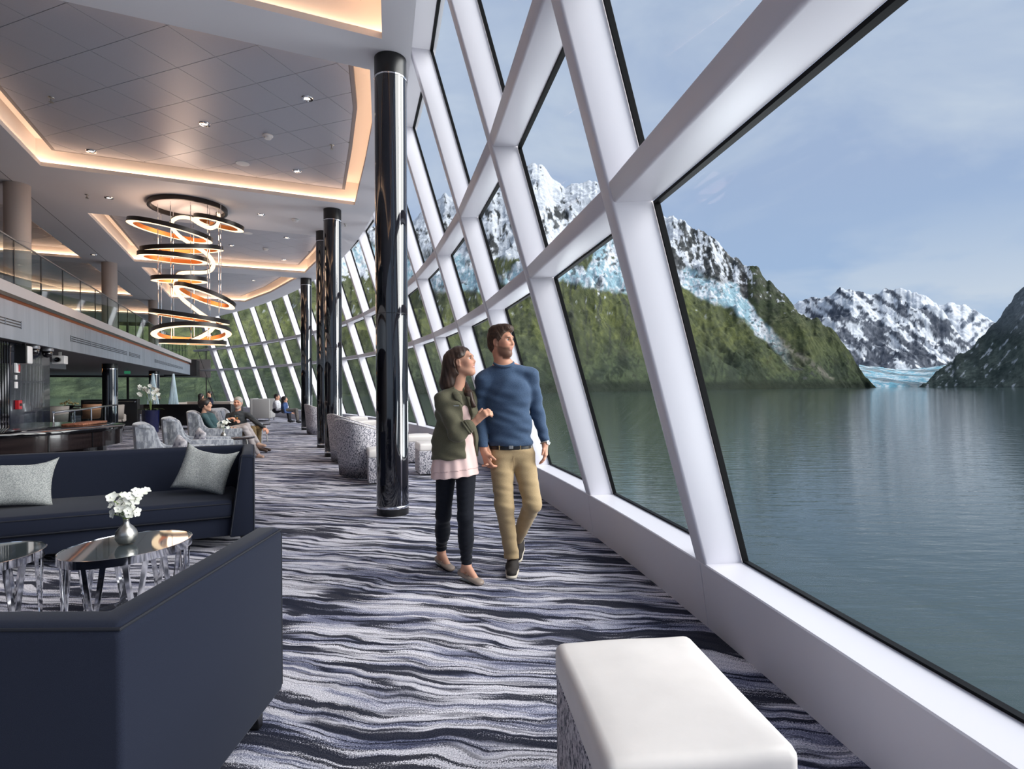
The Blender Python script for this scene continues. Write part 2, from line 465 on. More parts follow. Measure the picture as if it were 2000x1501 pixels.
tag(MB().box((-3.868, 3, ZC - .004), (-3.856, 34, ZC + .004)).build('trim_1', M['raft']), kind='structure')

def clip_poly(sub, conv):
    out = sub
    for i in range(len(conv)):
        a, b = conv[i], conv[(i + 1) % len(conv)]
        inp = out; out = []
        if not inp: break
        def side(p): return (b[0] - a[0]) * (p[1] - a[1]) - (b[1] - a[1]) * (p[0] - a[0])
        for j in range(len(inp)):
            p, q = inp[j - 1], inp[j]; sp, sq = side(p), side(q)
            if (sp >= 0) != (sq >= 0):
                t = sp / (sp - sq); out.append((p[0] + t * (q[0] - p[0]), p[1] + t * (q[1] - p[1])))
            if sq >= 0: out.append(q)
    return out
def inset(poly, d):
    n = len(poly); out = []
    for i in range(n):
        p0, p1, p2 = [Vector((q[0], q[1])) for q in (poly[i - 1], poly[i], poly[(i + 1) % n])]
        e1 = (p1 - p0).normalized(); e2 = (p2 - p1).normalized()
        n1 = Vector((-e1.y, e1.x)); n2 = Vector((-e2.y, e2.x))
        b = (n1 + n2); b /= (b.dot(n1))
        out.append(tuple(p1 + b * d))
    return out
def band(m, A, za, B, zb):
    n = len(A); vv = [(p[0], p[1], za) for p in A] + [(p[0], p[1], zb) for p in B]
    m.add(vv, [(i, (i + 1) % n, n + (i + 1) % n, n + i) for i in range(n)])
def area2(p): return sum(p[i - 1][0] * p[i][1] - p[i][0] * p[i - 1][1] for i in range(len(p)))
ZRAFT = 5.235
def coffer(poly, diag=True):
    root = tag(empty('ceiling'), kind='structure')
    o1 = inset(poly, -.09)
    m = MB(); band(m, poly, ZC, poly, ZC + .07); band(m, poly, ZC + .07, o1, ZC + .075); band(m, o1, ZC + .075, o1, 5.5)
    m.add([(p[0], p[1], 5.5) for p in o1], [tuple(range(len(o1)))])
    m.build('cove', M['cove'], root, fixn=False)
    l0, l1 = inset(poly, -.03), inset(poly, -.075)
    s = MB(); band(s, l0, ZC + .082, l1, ZC + .082); band(s, l0, ZC + .082, l0, ZC + .076)
    s.build('cove_light', M['led'], root, fixn=False)
    rp = inset(poly, .2)
    e = MB(); band(e, rp, ZRAFT + .004, rp, ZRAFT + .1); band(e, rp, ZRAFT + .004, inset(rp, .05), ZRAFT + .004)
    e.add([(p[0], p[1], ZRAFT + .1) for p in rp], [tuple(range(len(rp)))])
    e.build('raft', M['raft'], root, fixn=False)
    rp2 = inset(rp, .055)
    S = .61; g = .0035
    c0 = (0.02, 6.92)
    us = [p[0] for p in rp2]; vs2 = [p[1] for p in rp2]
    R2 = math.sqrt(.5)
    ext = int((max(us) - min(us) + max(vs2) - min(vs2)) / S) + 4
    cu, cv = (max(us) + min(us)) / 2, (max(vs2) + min(vs2)) / 2
    # lattice on the diagonals, anchored at c0
    a0 = round(((cu - c0[0]) + (cv - c0[1])) * R2 / S); b0 = round((-(cu - c0[0]) + (cv - c0[1])) * R2 / S)
    for a in range(a0 - ext, a0 + ext):
        for b in range(b0 - ext, b0 + ext):
            sq = []
            for da, db in ((g, g), (S - g, g), (S - g, S - g), (g, S - g)):
                x = a * S + da; y = b * S + db
                sq.append((c0[0] + (x - y) * R2, c0[1] + (x + y) * R2))
            c = clip_poly(sq, rp2)
            if len(c) < 3 or abs(area2(c)) < .01: continue
            MB().prism(c, ZRAFT, ZRAFT + .02).build('panel', M['panel'], root)
    return root
for c in coffers + mezz_coffers[1:3]: coffer(c)
def plain_coffer(poly):
    root = tag(empty('ceiling'), kind='structure')
    o1 = inset(poly, -.09); m = MB()
    band(m, poly, ZC, poly, ZC + .07); band(m, poly, ZC + .07, o1, ZC + .075); band(m, o1, ZC + .075, o1, 5.5)
    m.add([(p[0], p[1], 5.5) for p in o1], [tuple(range(len(o1)))]); m.build('cove', M['cove'], root, fixn=False)
    l0, l1 = inset(poly, -.03), inset(poly, -.075); s = MB(); band(s, l0, ZC + .082, l1, ZC + .082)
    s.build('cove_light', M['led'], root, fixn=False)
    rp = inset(poly, .2); e = MB(); e.prism(rp, ZRAFT, ZRAFT + .1); e.build('raft', M['panel'], root)
for c in (mezz_coffers[0], mezz_coffers[3]): plain_coffer(c)

# ---------------------------------------------------------------- upper gallery (mezzanine)
UF = -3.22
M['fascia'] = mat('fascia_panel', (140, 149, 162), .38, metal=.25, spec=.5, bump=((30, 30, 1.5), .08, .004), vary=((154, 163, 176), (6, 6, .8), .35, .65, 3))
M['ledge'] = mat('ledge_stone', (186, 180, 182), .4)
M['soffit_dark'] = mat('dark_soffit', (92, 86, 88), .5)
M['ledge_led'] = emit_mat('ledge_led', (255, 150, 86), 3.0)
gal = tag(empty('wall_gallery'), kind='structure')
v = 3.0
while v < 34.3:
    v1 = min(v + 2.25, 34.4)
    MB().box((UF - .05, v + .004, 2.12), (UF, v1 - .004, 2.67)).build('panel', M['fascia'], gal)
    v = v1
MB().box((-3.7, 3, 2.745), (UF + .06, 34.4, 2.915)).build('ledge', M['ledge'], gal, bevel=.012)
MB().box((UF + .05, 3, 2.70), (UF + .068, 34.4, 2.75)).build('ledge_trim', M['black'], gal)
MB().box((UF + .012, 3, 2.732), (UF + .036, 34.4, 2.744)).build('ledge_light', M['ledge_led'], gal)
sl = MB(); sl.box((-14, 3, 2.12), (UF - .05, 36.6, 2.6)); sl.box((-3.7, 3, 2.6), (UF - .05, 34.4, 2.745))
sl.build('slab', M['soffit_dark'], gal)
# dark end cap of the gallery where it meets the windows
MB().box((UF - 1.2, 34.4, 2.05), (UF + .3, 36.2, 2.92)).build('end_cap', M['black'], gal)

# port side wall with long windows on both decks, aft wall
wp = tag(empty('wall_port'), kind='structure')
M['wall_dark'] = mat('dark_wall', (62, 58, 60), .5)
for z0, z1 in ((0, .52), (2.02, 3.05), (4.85, 5.9)):
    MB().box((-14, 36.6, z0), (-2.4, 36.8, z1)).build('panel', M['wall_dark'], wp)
nw = n
for z0, z1 in ((.52, 2.02), (3.05, 4.85)):
    u = -14.0
    while u < -2.6:
        ww = tag(empty('window_%d' % nw), kind='structure'); nw += 1
        u1 = min(u + 3.8, -2.4)
        fr = MB(); fr.box((u, 36.62, z0), (u + .05, 36.75, z1)); fr.box((u1 - .05, 36.62, z0), (u1, 36.75, z1))
        fr.build('window_frame', M['black'], ww)
        MB().box((u + .05, 36.68, z0), (u1 - .05, 36.7, z1)).build('pane', M['pane'], ww)
        u = u1
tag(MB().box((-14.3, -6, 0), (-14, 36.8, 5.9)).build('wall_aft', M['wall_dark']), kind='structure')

# glass balustrade along the gallery
bal = thing('balustrade', 'frameless glass balustrade along the gallery ledge above the bar', 'railing', (UF - .14, 0, 2.915))
M['bal_glass'] = glass_mat('balustrade_glass', (.86, .92, .92), .07)
M['seal'] = mat('dark_seal', (18, 22, 26), .3)
v = 5.0
while v < 34:
    MB().box((-.008, v + .012, -.16), (.008, v + 1.18, .76)).build('glass_panel', M['bal_glass'], bal)
    MB().box((-.009, v - .01, 0), (.009, v + .01, .75)).build('seal', M['seal'], bal)
    v += 1.19
MB().box((-.012, 5, .755), (.012, 34, .775)).build('top_rail', M['grey_metal'], bal)

# ---------------------------------------------------------------- columns
def column(x, y, label, r=.175, top=ZC):
    c = thing('column', label, 'column', (x, y, 0), group='black lacquered columns by the windows')
    MB().lathe([(r, 0), (r, .075)], n=48).build('plinth', M['black'], c, smooth=True)
    MB().lathe([(r + .002, .075), (r + .006, .08), (r + .006, .1), (r + .002, .105)], n=48).build('base_ring', M['chrome'], c, smooth=True)
    MB().lathe([(r, .105), (r, 2.2)], n=64).build('shaft', M['column'], c, smooth=True)
    MB().lathe([(r - .001, 2.2), (r - .001, 2.206)], n=64).build('joint', M['black'], c, smooth=True)
    MB().lathe([(r, 2.206), (r, top - .24)], n=64).build('shaft', M['column'], c, smooth=True)
    MB().lathe([(r + .002, top - .24), (r + .006, top - .237), (r + .006, top - .225), (r + .002, top - .222)], n=48).build('collar_ring', M['chrome'], c, smooth=True)
    MB().lathe([(r, top - .222), (r, top - .002)], n=48).build('collar', M['black'], c, smooth=True)
    # two chrome inlay strips down the shaft
    for a in (-70, 110):
        a = math.radians(a) ; mt = RZ(a) @ TR(r - .006, 0, 0)
        MB().box((0, -.008, .11), (.008, .008, top - .24)).build('inlay', M['chrome'], c, matrix=mt)
    return c
column(1.37, 6.24, 'nearest black lacquered column, standing left of the walking couple')
column(1.43, 12.0, 'glossy black column behind the two speckled tub chairs')
column(1.45, 13.8, 'glossy black column mostly hidden behind the one in front of it, chandelier side')
column(1.52, 19.9, 'farthest slim glossy black column near the seated pair by the window')
for v_, lab in ((12.72, 'thick beige column on the gallery, nearest the picture edge'), (19.6, 'beige gallery column beside the chandelier, standing over the black one below'),
                (27.3, 'small far beige gallery column seen past the chandelier rings')):
    c = thing('gallery_column', lab, 'column', (-3.85, v_, 0), group='beige gallery columns')
    MB().lathe([(.19, 2.6), (.19, 4.0)], n=40).build('shaft', M['beige_col'], c, smooth=True)
    MB().lathe([(.188, 4.0), (.188, 4.006)], n=40).build('joint', M['raft'], c, smooth=True)
    MB().lathe([(.19, 4.006), (.19, ZC - .001)], n=40).build('shaft', M['beige_col'], c, smooth=True)
    d = thing('column', {12.72: 'black lower column hidden behind the glossy pillar', 19.6: 'black column under the gallery behind the curved bar',
                         27.3: 'far black column under the gallery end'}[v_], 'column', (-3.85, v_, 0))
    MB().lathe([(.19, 0), (.19, 1.96)], n=40).build('shaft', M['column'], d, smooth=True)
    MB().lathe([(.196, 1.96), (.196, 1.985)], n=40).build('collar_ring', M['chrome'], d, smooth=True)
    MB().lathe([(.192, 1.985), (.192, 2.118)], n=40).build('collar', M['black'], d, smooth=True)
    for a in (-40, -10):
        MB().box((0, -.009, .05), (.008, .009, 1.95)).build('inlay', M['chrome'], d, matrix=RZ(math.radians(a)) @ TR(.184))
# ---------------------------------------------------------------- outside: fjord, mountains
ZW = -25.0
_rs = np.random.RandomState(7); _perm = _rs.rand(512, 512).astype(np.float32)
def vnoise(x, y):
    xi = np.floor(x).astype(int); yi = np.floor(y).astype(int); fx = x - xi; fy = y - yi
    fx = fx * fx * (3 - 2 * fx); fy = fy * fy * (3 - 2 * fy)
    a = _perm[xi % 512, yi % 512]; b = _perm[(xi + 1) % 512, yi % 512]; c = _perm[xi % 512, (yi + 1) % 512]; d = _perm[(xi + 1) % 512, (yi + 1) % 512]
    return (a * (1 - fx) + b * fx) * (1 - fy) + (c * (1 - fx) + d * fx) * fy
def fbm(x, y, o=5, lac=2.03, g=.5):
    s = 0; a = 1; t = 0
    for i in range(o):
        s = s + a * vnoise(x + 17.3 * i, y + 9.1 * i); t += a; a *= g; x = x * lac; y = y * lac
    return s / t
def ridged(x, y, o=5, lac=2.1, g=.5):
    s = 0; a = 1; t = 0
    for i in range(o):
        s = s + a * (1 - np.abs(2 * vnoise(x + 31.7 * i, y + 5.3 * i) - 1)); t += a; a *= g; x = x * lac; y = y * lac
    return s / t
def lin(c): return np.array(srgb(*c)[:3])
def sstep(a, b, x):
    t = np.clip((x - a) / (b - a), 0, 1); return t * t * (3 - 2 * t)

def terrain_mat(name, rough_scale):
    m = bpy.data.materials.new(name); m.use_nodes = True
    nt = m.node_tree; N = nt.nodes; L = nt.links; b = N['Principled BSDF']
    b.inputs['Roughness'].default_value = .95; b.inputs['Specular IOR Level'].default_value = .1
    at_ = N.new('ShaderNodeAttribute'); at_.attribute_name = 'albedo'
    tc = N.new('ShaderNodeTexCoord'); nz = N.new('ShaderNodeTexNoise'); nz.inputs['Scale'].default_value = rough_scale; nz.inputs['Detail'].default_value = 8; nz.inputs['Roughness'].default_value = .75
    L.new(tc.outputs['Object'], nz.inputs['Vector'])
    cr = N.new('ShaderNodeValToRGB'); e = cr.color_ramp.elements
    e[0].position = .32; e[0].color = (.42, .45, .47, 1); e[1].position = .68; e[1].color = (1.55, 1.5, 1.45, 1)
    L.new(nz.outputs['Fac'], cr.inputs[0])
    mm = N.new('ShaderNodeMix'); mm.data_type = 'RGBA'; mm.blend_type = 'MULTIPLY'; mm.inputs['Factor'].default_value = .75
    L.new(at_.outputs['Color'], mm.inputs[6]); L.new(cr.outputs[0], mm.inputs[7]); L.new(mm.outputs[2], b.inputs['Base Color'])
    bp = N.new('ShaderNodeBump'); bp.inputs['Strength'].default_value = .9; bp.inputs['Distance'].default_value = 18
    L.new(nz.outputs['Fac'], bp.inputs['Height']); L.new(bp.outputs[0], b.inputs['Normal'])
    return m
M['terrain'] = terrain_mat('mountain_terrain', .022)
M['terrain_far'] = terrain_mat('far_mountain_terrain', .009)

def make_terrain(name, xs, ridge, shore, back, nt_, colour, p=1.0, amp=140., nsc=1 / 900., label=None, mat_='terrain', seed=0., crest=16.):
    """xs: bearings as photo columns; ridge(x) -> photo row of the crest; shore(x), back(x): forward distances of foot and crest"""
    xs = np.array(xs, float); n = len(xs); t = np.concatenate([np.linspace(0, 1, nt_), [1.06, 1.16, 1.3]])
    X, T = np.meshgrid(xs, t, indexing='ij')
    tan = (X - 1000) / FPX
    r0 = shore(X); r1 = back(X); Y = r0 + (r1 - r0) * T
    y0 = CY - ROLL * (X - 1000)
    rr = ridge(X) - crest * (fbm(X / 13. + seed, X * 0 + 3.1, 5) - .5)
    er = (y0 - rr) / FPX                             # tangent of the crest's elevation
    hx = tan * Y
    rn = ridged(hx * nsc + seed, Y * nsc + 3.3 + seed, 6)
    f1 = fbm(hx * nsc * 3.1 + 7 + seed, Y * nsc * 3.1, 5)
    Tc = np.clip(T, 0, 1)
    prof = np.where(T <= 1, Tc ** p, 1 - (T - 1) * 2.5)
    H = (er * r1 + EYE - ZW) * prof
    env = np.clip(T * 5, 0, 1) * np.clip((1.03 - T) * 6 + .25, 0, 1.0)
    H = H + amp * env * ((rn - .62) * 1.5 + (f1 - .5) * .7)
    H = np.maximum(H, 0) * (T > 0) - 8 * (T <= 0)
    Z = ZW + H
    # picture row this ground point is seen at from the deck: used only to place the snowfields by bearing and height
    row = y0 - (Z - EYE) / Y * FPX
    gx = np.gradient(H, axis=0); gy = np.gradient(H, axis=1)
    alb = colour(X, row, T, H, rn, f1, hx, Y)
    U = CA * hx + SA * Y; V = -SA * hx + CA * Y
    co = np.stack([U, V, Z], -1).reshape(-1, 3).astype(np.float32)
    k = len(t); idx = np.arange(n * k).reshape(n, k)
    q = np.stack([idx[:-1, :-1], idx[1:, :-1], idx[1:, 1:], idx[:-1, 1:]], -1).reshape(-1, 4)
    me = mesh_np(name, co, q)
    ca = me.color_attributes.new('albedo', 'FLOAT_COLOR', 'POINT')
    c4 = np.ones((n * k, 4), np.float32); c4[:, :3] = alb.reshape(-1, 3)
    ca.data.foreach_set('color', c4.ravel())
    o = link(name, me, M[mat_], smooth='all'); tag(o, label, 'mountain', kind='structure'); return o

def mesh_np(name, co, q):
    me = bpy.data.meshes.new(name); nf = len(q); w = q.shape[1]
    me.vertices.add(len(co)); me.vertices.foreach_set('co', np.asarray(co, np.float32).ravel())
    me.loops.add(nf * w); me.loops.foreach_set('vertex_index', np.asarray(q, np.int32).ravel())
    me.polygons.add(nf); me.polygons.foreach_set('loop_start', np.arange(0, nf * w, w, dtype=np.int32))
    try: me.polygons.foreach_set('loop_total', np.full(nf, w, np.int32))
    except Exception: pass
    me.update(calc_edges=True); me.validate(); return me

FOREST, FOREST2, GRASS, OLIVE = lin((48, 57, 46)), lin((66, 76, 57)), lin((98, 103, 62)), lin((82, 88, 61))
ROCK, ROCK2, SNOW, ICE, GRAVEL = lin((60, 63, 65)), lin((92, 94, 96)), lin((198, 203, 212)), lin((140, 170, 184)), lin((104, 102, 95))
def mixn(a, b, f): return a * (1 - f[..., None]) + b * f[..., None]

def interp(pts):
    px = np.array([p[0] for p in pts], float); py = np.array([p[1] for p in pts], float)
    return lambda x: np.interp(x, px, py)
rg1 = interp([(-1500, 420), (200, 400), (500, 400), (640, 410), (700, 436), (760, 440), (800, 428), (830, 398), (872, 372), (900, 392), (930, 366), (960, 350), (1000, 352), (1025, 330), (1046, 317), (1066, 322), (1082, 345),
              (1105, 362), (1128, 346), (1152, 344), (1175, 356), (1205, 392), (1250, 420), (1300, 432), (1330, 430), (1352, 444), (1380, 466), (1420, 496), (1452, 520), (1470, 522), (1480, 519),
              (1500, 545), (1530, 566), (1560, 598), (1600, 634), (1650, 678), (1690, 724), (1708, 750), (1718, 759)])
sh1 = interp([(-1500, 1500), (600, 1700), (1050, 2300), (1350, 3300), (1700, 4700), (1720, 4800)])
bk1 = interp([(-1500, 3200), (600, 4300), (1050, 5600), (1350, 6000), (1500, 5600), (1700, 4860), (1720, 4830)])
ice1 = interp([(640, 520), (700, 520), (760, 545), (850, 560), (950, 572), (1040, 560), (1100, 548), (1160, 560), (1230, 582), (1300, 540), (1360, 575), (1420, 604), (1470, 640), (1520, 690), (1580, 740), (1640, 780)])
icet = interp([(640, 470), (700, 468), (780, 500), (850, 500), (940, 500), (1040, 500), (1100, 470), (1200, 470), (1300, 520), (1340, 528), (1400, 545), (1440, 565), (1470, 600), (1520, 655), (1580, 720), (1640, 770)])
def col1(X, row, T, H, rn, f1, hx, Y):
    n1 = fbm(X / 26., row / 26., 5); nf = fbm(X / 6. + 40, row / 6., 5); n3 = fbm(X / 60. + 9, row / 60. + 4, 4)
    st = fbm((X + 22 * n1) / 5.5, row / 44., 5)                    # runnels down the slope
    c = mixn(FOREST + 0 * X[..., None], FOREST2, sstep(.42, .58, .5 * n1 + .5 * nf))
    c = mixn(c, FOREST * .55, sstep(.56, .64, .6 * st + .4 * nf) * .8)
    hi = sstep(735, 630, row + 70 * (n3 - .5) + 20 * (st - .5))
    c = mixn(c, mixn(OLIVE + 0 * X[..., None], GRASS, sstep(.42, .6, .5 * n1 + .5 * nf)), hi * .8)
    spur = sstep(1436, 1452, X + .55 * (640 - row) + 24 * (n1 - .5)) * sstep(700, 560, row)
    c = mixn(c, mixn(FOREST + 0 * X[..., None], ROCK, sstep(.45, .6, nf)), spur * .75)
    rk = sstep(.56, .6, .65 * st + .35 * nf) * sstep(745, 600, row) * (X < 1300)
    c = mixn(c, mixn(ROCK * .7 + 0 * X[..., None], ROCK, nf), rk * .65)
    g = np.abs(X - (1440 + (row - 600) * 1.32) - 16 * (n1 - .5)); c = mixn(c, GRAVEL, np.clip(1 - g / 15., 0, 1) * sstep(600, 625, row) * sstep(752, 735, row) * sstep(.4, .52, nf))
    top = sstep(8, -8, row - icet(X) + 26 * (n1 - .5)) * (X < 1462)
    c = mixn(c, mixn(ROCK * .8 + 0 * X[..., None], ROCK2, sstep(.42, .6, nf)), top)
    rib = fbm((X + 14 * n1 - .25 * row) / 4.6, row / 26. + 3, 5)
    sv = .5 * rib + .3 * nf + .2 * n1 + .12 * sstep(470, 350, row) - .035 * sstep(1290, 1330, X)
    sn = sstep(.475, .51, sv) * sstep(10, -20, row - icet(X)) * (X < 1470)
    c = mixn(c, SNOW, sn)
    fld = sstep(.55, .57, fbm(X / 34. + 70, row / 20. + 11, 5)) * sstep(575, 540, row) * sstep(370, 440, row) * (X < 1330)
    c = mixn(c, SNOW, fld)
    wob = 30 * (n1 - .5) + 26 * (n3 - .5)
    patch = sstep(.4, .46, fbm(X / 42. + 31, row / 70. + 2, 4) + .25 * sstep(1270, 1300, X) + .07 * sstep(1100, 1120, X) * sstep(1290, 1270, X))
    gl = sstep(-5, 5, row - icet(X) + wob) * sstep(5, -5, row - ice1(X) + wob) * (X < 1650) * patch
    crev = .55 * fbm((X - row * .3) / 3.2, row / 5., 4) + .45 * n1
    c = mixn(c, mixn(SNOW + 0 * X[..., None], ICE, sstep(.42, .5, crev)), gl * np.where(X > 1470, sstep(1560, 1470, X), 1))
    c = mixn(c, ROCK, gl * sstep(.58, .64, .5 * nf + .5 * fbm(X / 16. + 5, row / 7., 4)) * .85)
    c = mixn(c, SNOW, sstep(.69, .72, .7 * nf + .3 * n1 + .02) * sstep(640, 580, row) * (X < 1600) * .8)
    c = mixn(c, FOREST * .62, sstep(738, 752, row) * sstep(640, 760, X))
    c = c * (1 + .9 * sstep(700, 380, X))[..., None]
    return c
xs1 = list(np.arange(-1400, 380, 14)) + list(np.arange(380, 640, 4)) + list(np.arange(640, 1719, 1.8))
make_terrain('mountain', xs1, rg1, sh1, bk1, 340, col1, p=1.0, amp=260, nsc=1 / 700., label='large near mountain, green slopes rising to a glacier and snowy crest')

rg2 = interp([(1480, 610), (1540, 592), (1580, 586), (1620, 578), (1655, 573), (1668, 571), (1690, 579), (1720, 577), (1762, 572), (1790, 580), (1812, 590), (1830, 600), (1862, 640), (1900, 690), (1960, 740)])
def col2(X, row, T, H, rn, f1, hx, Y):
    n1 = fbm(X / 22. + row / 30., row / 20., 5); nf = fbm(X / 5., row / 5., 5); dg = fbm((X * .75 - row) / 13. + n1, (X + row) / 55., 5)
    rk = mixn(lin((70, 76, 88)) + 0 * X[..., None], lin((98, 103, 114)), sstep(.42, .58, nf))  # grey-blue rock, with distance haze put into the tint
    sn = sstep(.5, .53, .62 * dg + .2 * nf + .18 * n1 + .06 * sstep(640, 585, row) - .05 * sstep(680, 725, row))
    c = mixn(rk, SNOW, sn)
    c = mixn(c, mixn(SNOW + 0 * X[..., None], ICE, sstep(.4, .55, nf)), sstep(722, 732, row + 8 * (n1 - .5)) * sstep(1670, 1690, X))
    return c
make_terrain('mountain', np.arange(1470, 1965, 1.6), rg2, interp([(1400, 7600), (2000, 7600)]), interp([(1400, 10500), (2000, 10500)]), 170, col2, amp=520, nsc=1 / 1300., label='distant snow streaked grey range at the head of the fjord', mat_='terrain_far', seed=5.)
rg3 = interp([(1740, 640), (1800, 612), (1835, 600), (1862, 592), (1880, 594), (1905, 604), (1925, 620), (1945, 634), (2000, 690), (2100, 720)])
def col3(X, row, T, H, rn, f1, hx, Y):
    n2 = fbm(X / 8., row / 8., 4); n1 = fbm((X + row) / 14., row / 30., 4)
    c = mixn(lin((98, 106, 120)) + 0 * X[..., None], SNOW, sstep(.38, .46, .6 * n1 + .4 * n2)); return c  # pale blue rock tone carries the distance haze in its colour
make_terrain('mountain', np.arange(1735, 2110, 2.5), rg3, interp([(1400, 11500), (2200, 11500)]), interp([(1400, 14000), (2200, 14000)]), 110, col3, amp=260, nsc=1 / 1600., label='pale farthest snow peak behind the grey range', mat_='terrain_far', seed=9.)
rg4 = interp([(1795, 759), (1820, 738), (1850, 712), (1880, 690), (1910, 664), (1945, 628), (1965, 604), (1985, 575), (2000, 560), (2060, 500), (2150, 430), (2400, 380), (3200, 420)])
def col4(X, row, T, H, rn, f1, hx, Y):
    n1 = fbm(X / 30., row / 30., 5); nf = fbm(X / 6., row / 8., 5); st = fbm((X + row * .8) / 7., (row - X * .6) / 40., 4)
    c = mixn(lin((54, 64, 62)) + 0 * X[..., None], lin((76, 86, 82)), sstep(.4, .62, .5 * n1 + .5 * nf))  # haze over this slope is put into its lighter grey-green
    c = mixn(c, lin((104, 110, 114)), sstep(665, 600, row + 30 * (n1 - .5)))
    c = mixn(c, SNOW * .8, sstep(.66, .69, .6 * st + .4 * nf + .12 * sstep(650, 540, row)) * .7); return c
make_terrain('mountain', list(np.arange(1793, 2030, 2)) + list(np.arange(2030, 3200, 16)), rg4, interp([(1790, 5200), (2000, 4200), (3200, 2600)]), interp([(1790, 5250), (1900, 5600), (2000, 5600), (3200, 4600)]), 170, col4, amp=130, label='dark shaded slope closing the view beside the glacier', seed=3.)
# glacier tongue reaching the water between the slopes
def glacier():
    xs = np.arange(1678, 1850, 2.0); n = len(xs); k = 60
    X, T = np.meshgrid(xs, np.linspace(0, 1, k), indexing='ij')
    Y = 5600 + 2300 * T; tan = (X - 1000) / FPX; hx = tan * Y
    top = interp([(1678, 712), (1720, 717), (1760, 721), (1800, 719), (1850, 712)])(X)
    y0 = CY - ROLL * (X - 1000)
    H = 20 * np.clip(T * 30, 0, 1) + ((y0 - top) / FPX * 7900 + 6) * T + 26 * (fbm(hx / 60, Y / 130, 4) - .5) * np.clip(T * 12, 0, 1)
    H[:, 0] = -8
    Z = ZW + H; U = CA * hx + SA * Y; V = -SA * hx + CA * Y
    idx = np.arange(n * k).reshape(n, k); q = np.stack([idx[:-1, :-1], idx[1:, :-1], idx[1:, 1:], idx[:-1, 1:]], -1).reshape(-1, 4)
    me = mesh_np('glacier', np.stack([U, V, Z], -1).reshape(-1, 3), q)
    n2 = fbm(hx / 40, Y / 90, 4); band_ = sstep(.5, .62, fbm(hx / 300 + T * 1.5, T * 3, 3))
    alb = mixn(lin((112, 165, 186)) + 0 * X[..., None], lin((190, 202, 210)), sstep(.42, .6, n2)); alb = mixn(alb, lin((88, 98, 104)), band_ * .7)
    ca = me.color_attributes.new('albedo', 'FLOAT_COLOR', 'POINT'); c4 = np.ones((n * k, 4), np.float32); c4[:, :3] = alb.reshape(-1, 3); ca.data.foreach_set('color', c4.ravel())
    tag(link('glacier', me, M['terrain_far'], smooth='all'), 'blue glacier tongue meeting the water between the slopes', 'glacier', kind='structure')
glacier()

def water_mat():
    m = bpy.data.materials.new('fjord_water'); m.use_nodes = True
    nt = m.node_tree; N = nt.nodes; L = nt.links; b = N['Principled BSDF']
    b.inputs['Base Color'].default_value = srgb(56, 70, 70); b.inputs['Roughness'].default_value = .04
    b.inputs['IOR'].default_value = 1.33; b.inputs['Specular IOR Level'].default_value = .5
    tc = N.new('ShaderNodeTexCoord')
    rot = N.new('ShaderNodeMapping'); rot.inputs['Rotation'].default_value = (0, 0, YAW); L.new(tc.outputs['Object'], rot.inputs[0])
    def nz(s, sc, d):
        mp = N.new('ShaderNodeMapping'); mp.inputs['Scale'].default_value = s; L.new(rot.outputs[0], mp.inputs[0])
        n = N.new('ShaderNodeTexNoise'); n.inputs['Scale'].default_value = sc; n.inputs['Detail'].default_value = d; n.inputs['Distortion'].default_value = .4
        L.new(mp.outputs[0], n.inputs['Vector']); return n.outputs['Fac']
    a = nz((.2, .7, 1), .4, 4); c = nz((.22, .8, 1), 1.7, 3)
    ad = N.new('ShaderNodeMath'); ad.operation = 'MULTIPLY_ADD'; ad.inputs[1].default_value = .25; L.new(c, ad.inputs[0]); L.new(a, ad.inputs[2])
    bp = N.new('ShaderNodeBump'); bp.inputs['Strength'].default_value = .42; bp.inputs['Distance'].default_value = .42
    L.new(ad.outputs[0], bp.inputs['Height']); L.new(bp.outputs[0], b.inputs['Normal'])
    return m
M['water'] = water_mat()
wt = MB(); S_ = 22000
wt.add([(-S_, -S_, ZW), (S_, -S_, ZW), (S_, S_, ZW), (-S_, S_, ZW)], [(0, 1, 2, 3)])
tag(wt.build('water', M['water'], fixn=False), 'calm grey green fjord water below the windows', 'water', kind='structure')
try: SC.cycles.transparent_max_bounces = 24
except Exception: pass
# ---------------------------------------------------------------- soft furniture
def speckle_mat():
    m = bpy.data.materials.new('speckled_fabric'); m.use_nodes = True
    nt = m.node_tree; N = nt.nodes; L = nt.links; b = N['Principled BSDF']; b.inputs['Roughness'].default_value = .8; b.inputs['Specular IOR Level'].default_value = .25
    tc = N.new('ShaderNodeTexCoord'); mp = N.new('ShaderNodeMapping'); mp.inputs['Scale'].default_value = (88, 88, 44); L.new(tc.outputs['Object'], mp.inputs[0])
    nz = N.new('ShaderNodeTexNoise'); nz.inputs['Scale'].default_value = 1; nz.inputs['Detail'].default_value = 4; nz.inputs['Roughness'].default_value = .7; L.new(mp.outputs[0], nz.inputs['Vector'])
    cr = N.new('ShaderNodeValToRGB'); e = cr.color_ramp.elements
    e[0].position = .445; e[0].color = srgb(78, 80, 92); e[1].position = .52; e[1].color = srgb(208, 204, 209)
    x = e.new(.48); x.color = srgb(144, 142, 152)
    L.new(nz.outputs['Fac'], cr.inputs[0]); L.new(cr.outputs[0], b.inputs['Base Color'])
    return m
M['speckle'] = speckle_mat()
M['white_leather'] = mat('white_leather', (226, 220, 216), .42, spec=.4, bump=(26, .12, .004), vary=((216, 210, 206), 5, .3, .7, 4))
M['velvet'] = mat('crushed_velvet', (112, 116, 126), .7, sheen=.5, vary=((158, 161, 168), (34, 34, 14), .42, .58, 5))
M['velvet_blue'] = mat('blue_grey_velvet', (84, 92, 106), .65, sheen=.5, vary=((128, 134, 146), (26, 26, 12), .42, .6, 4))
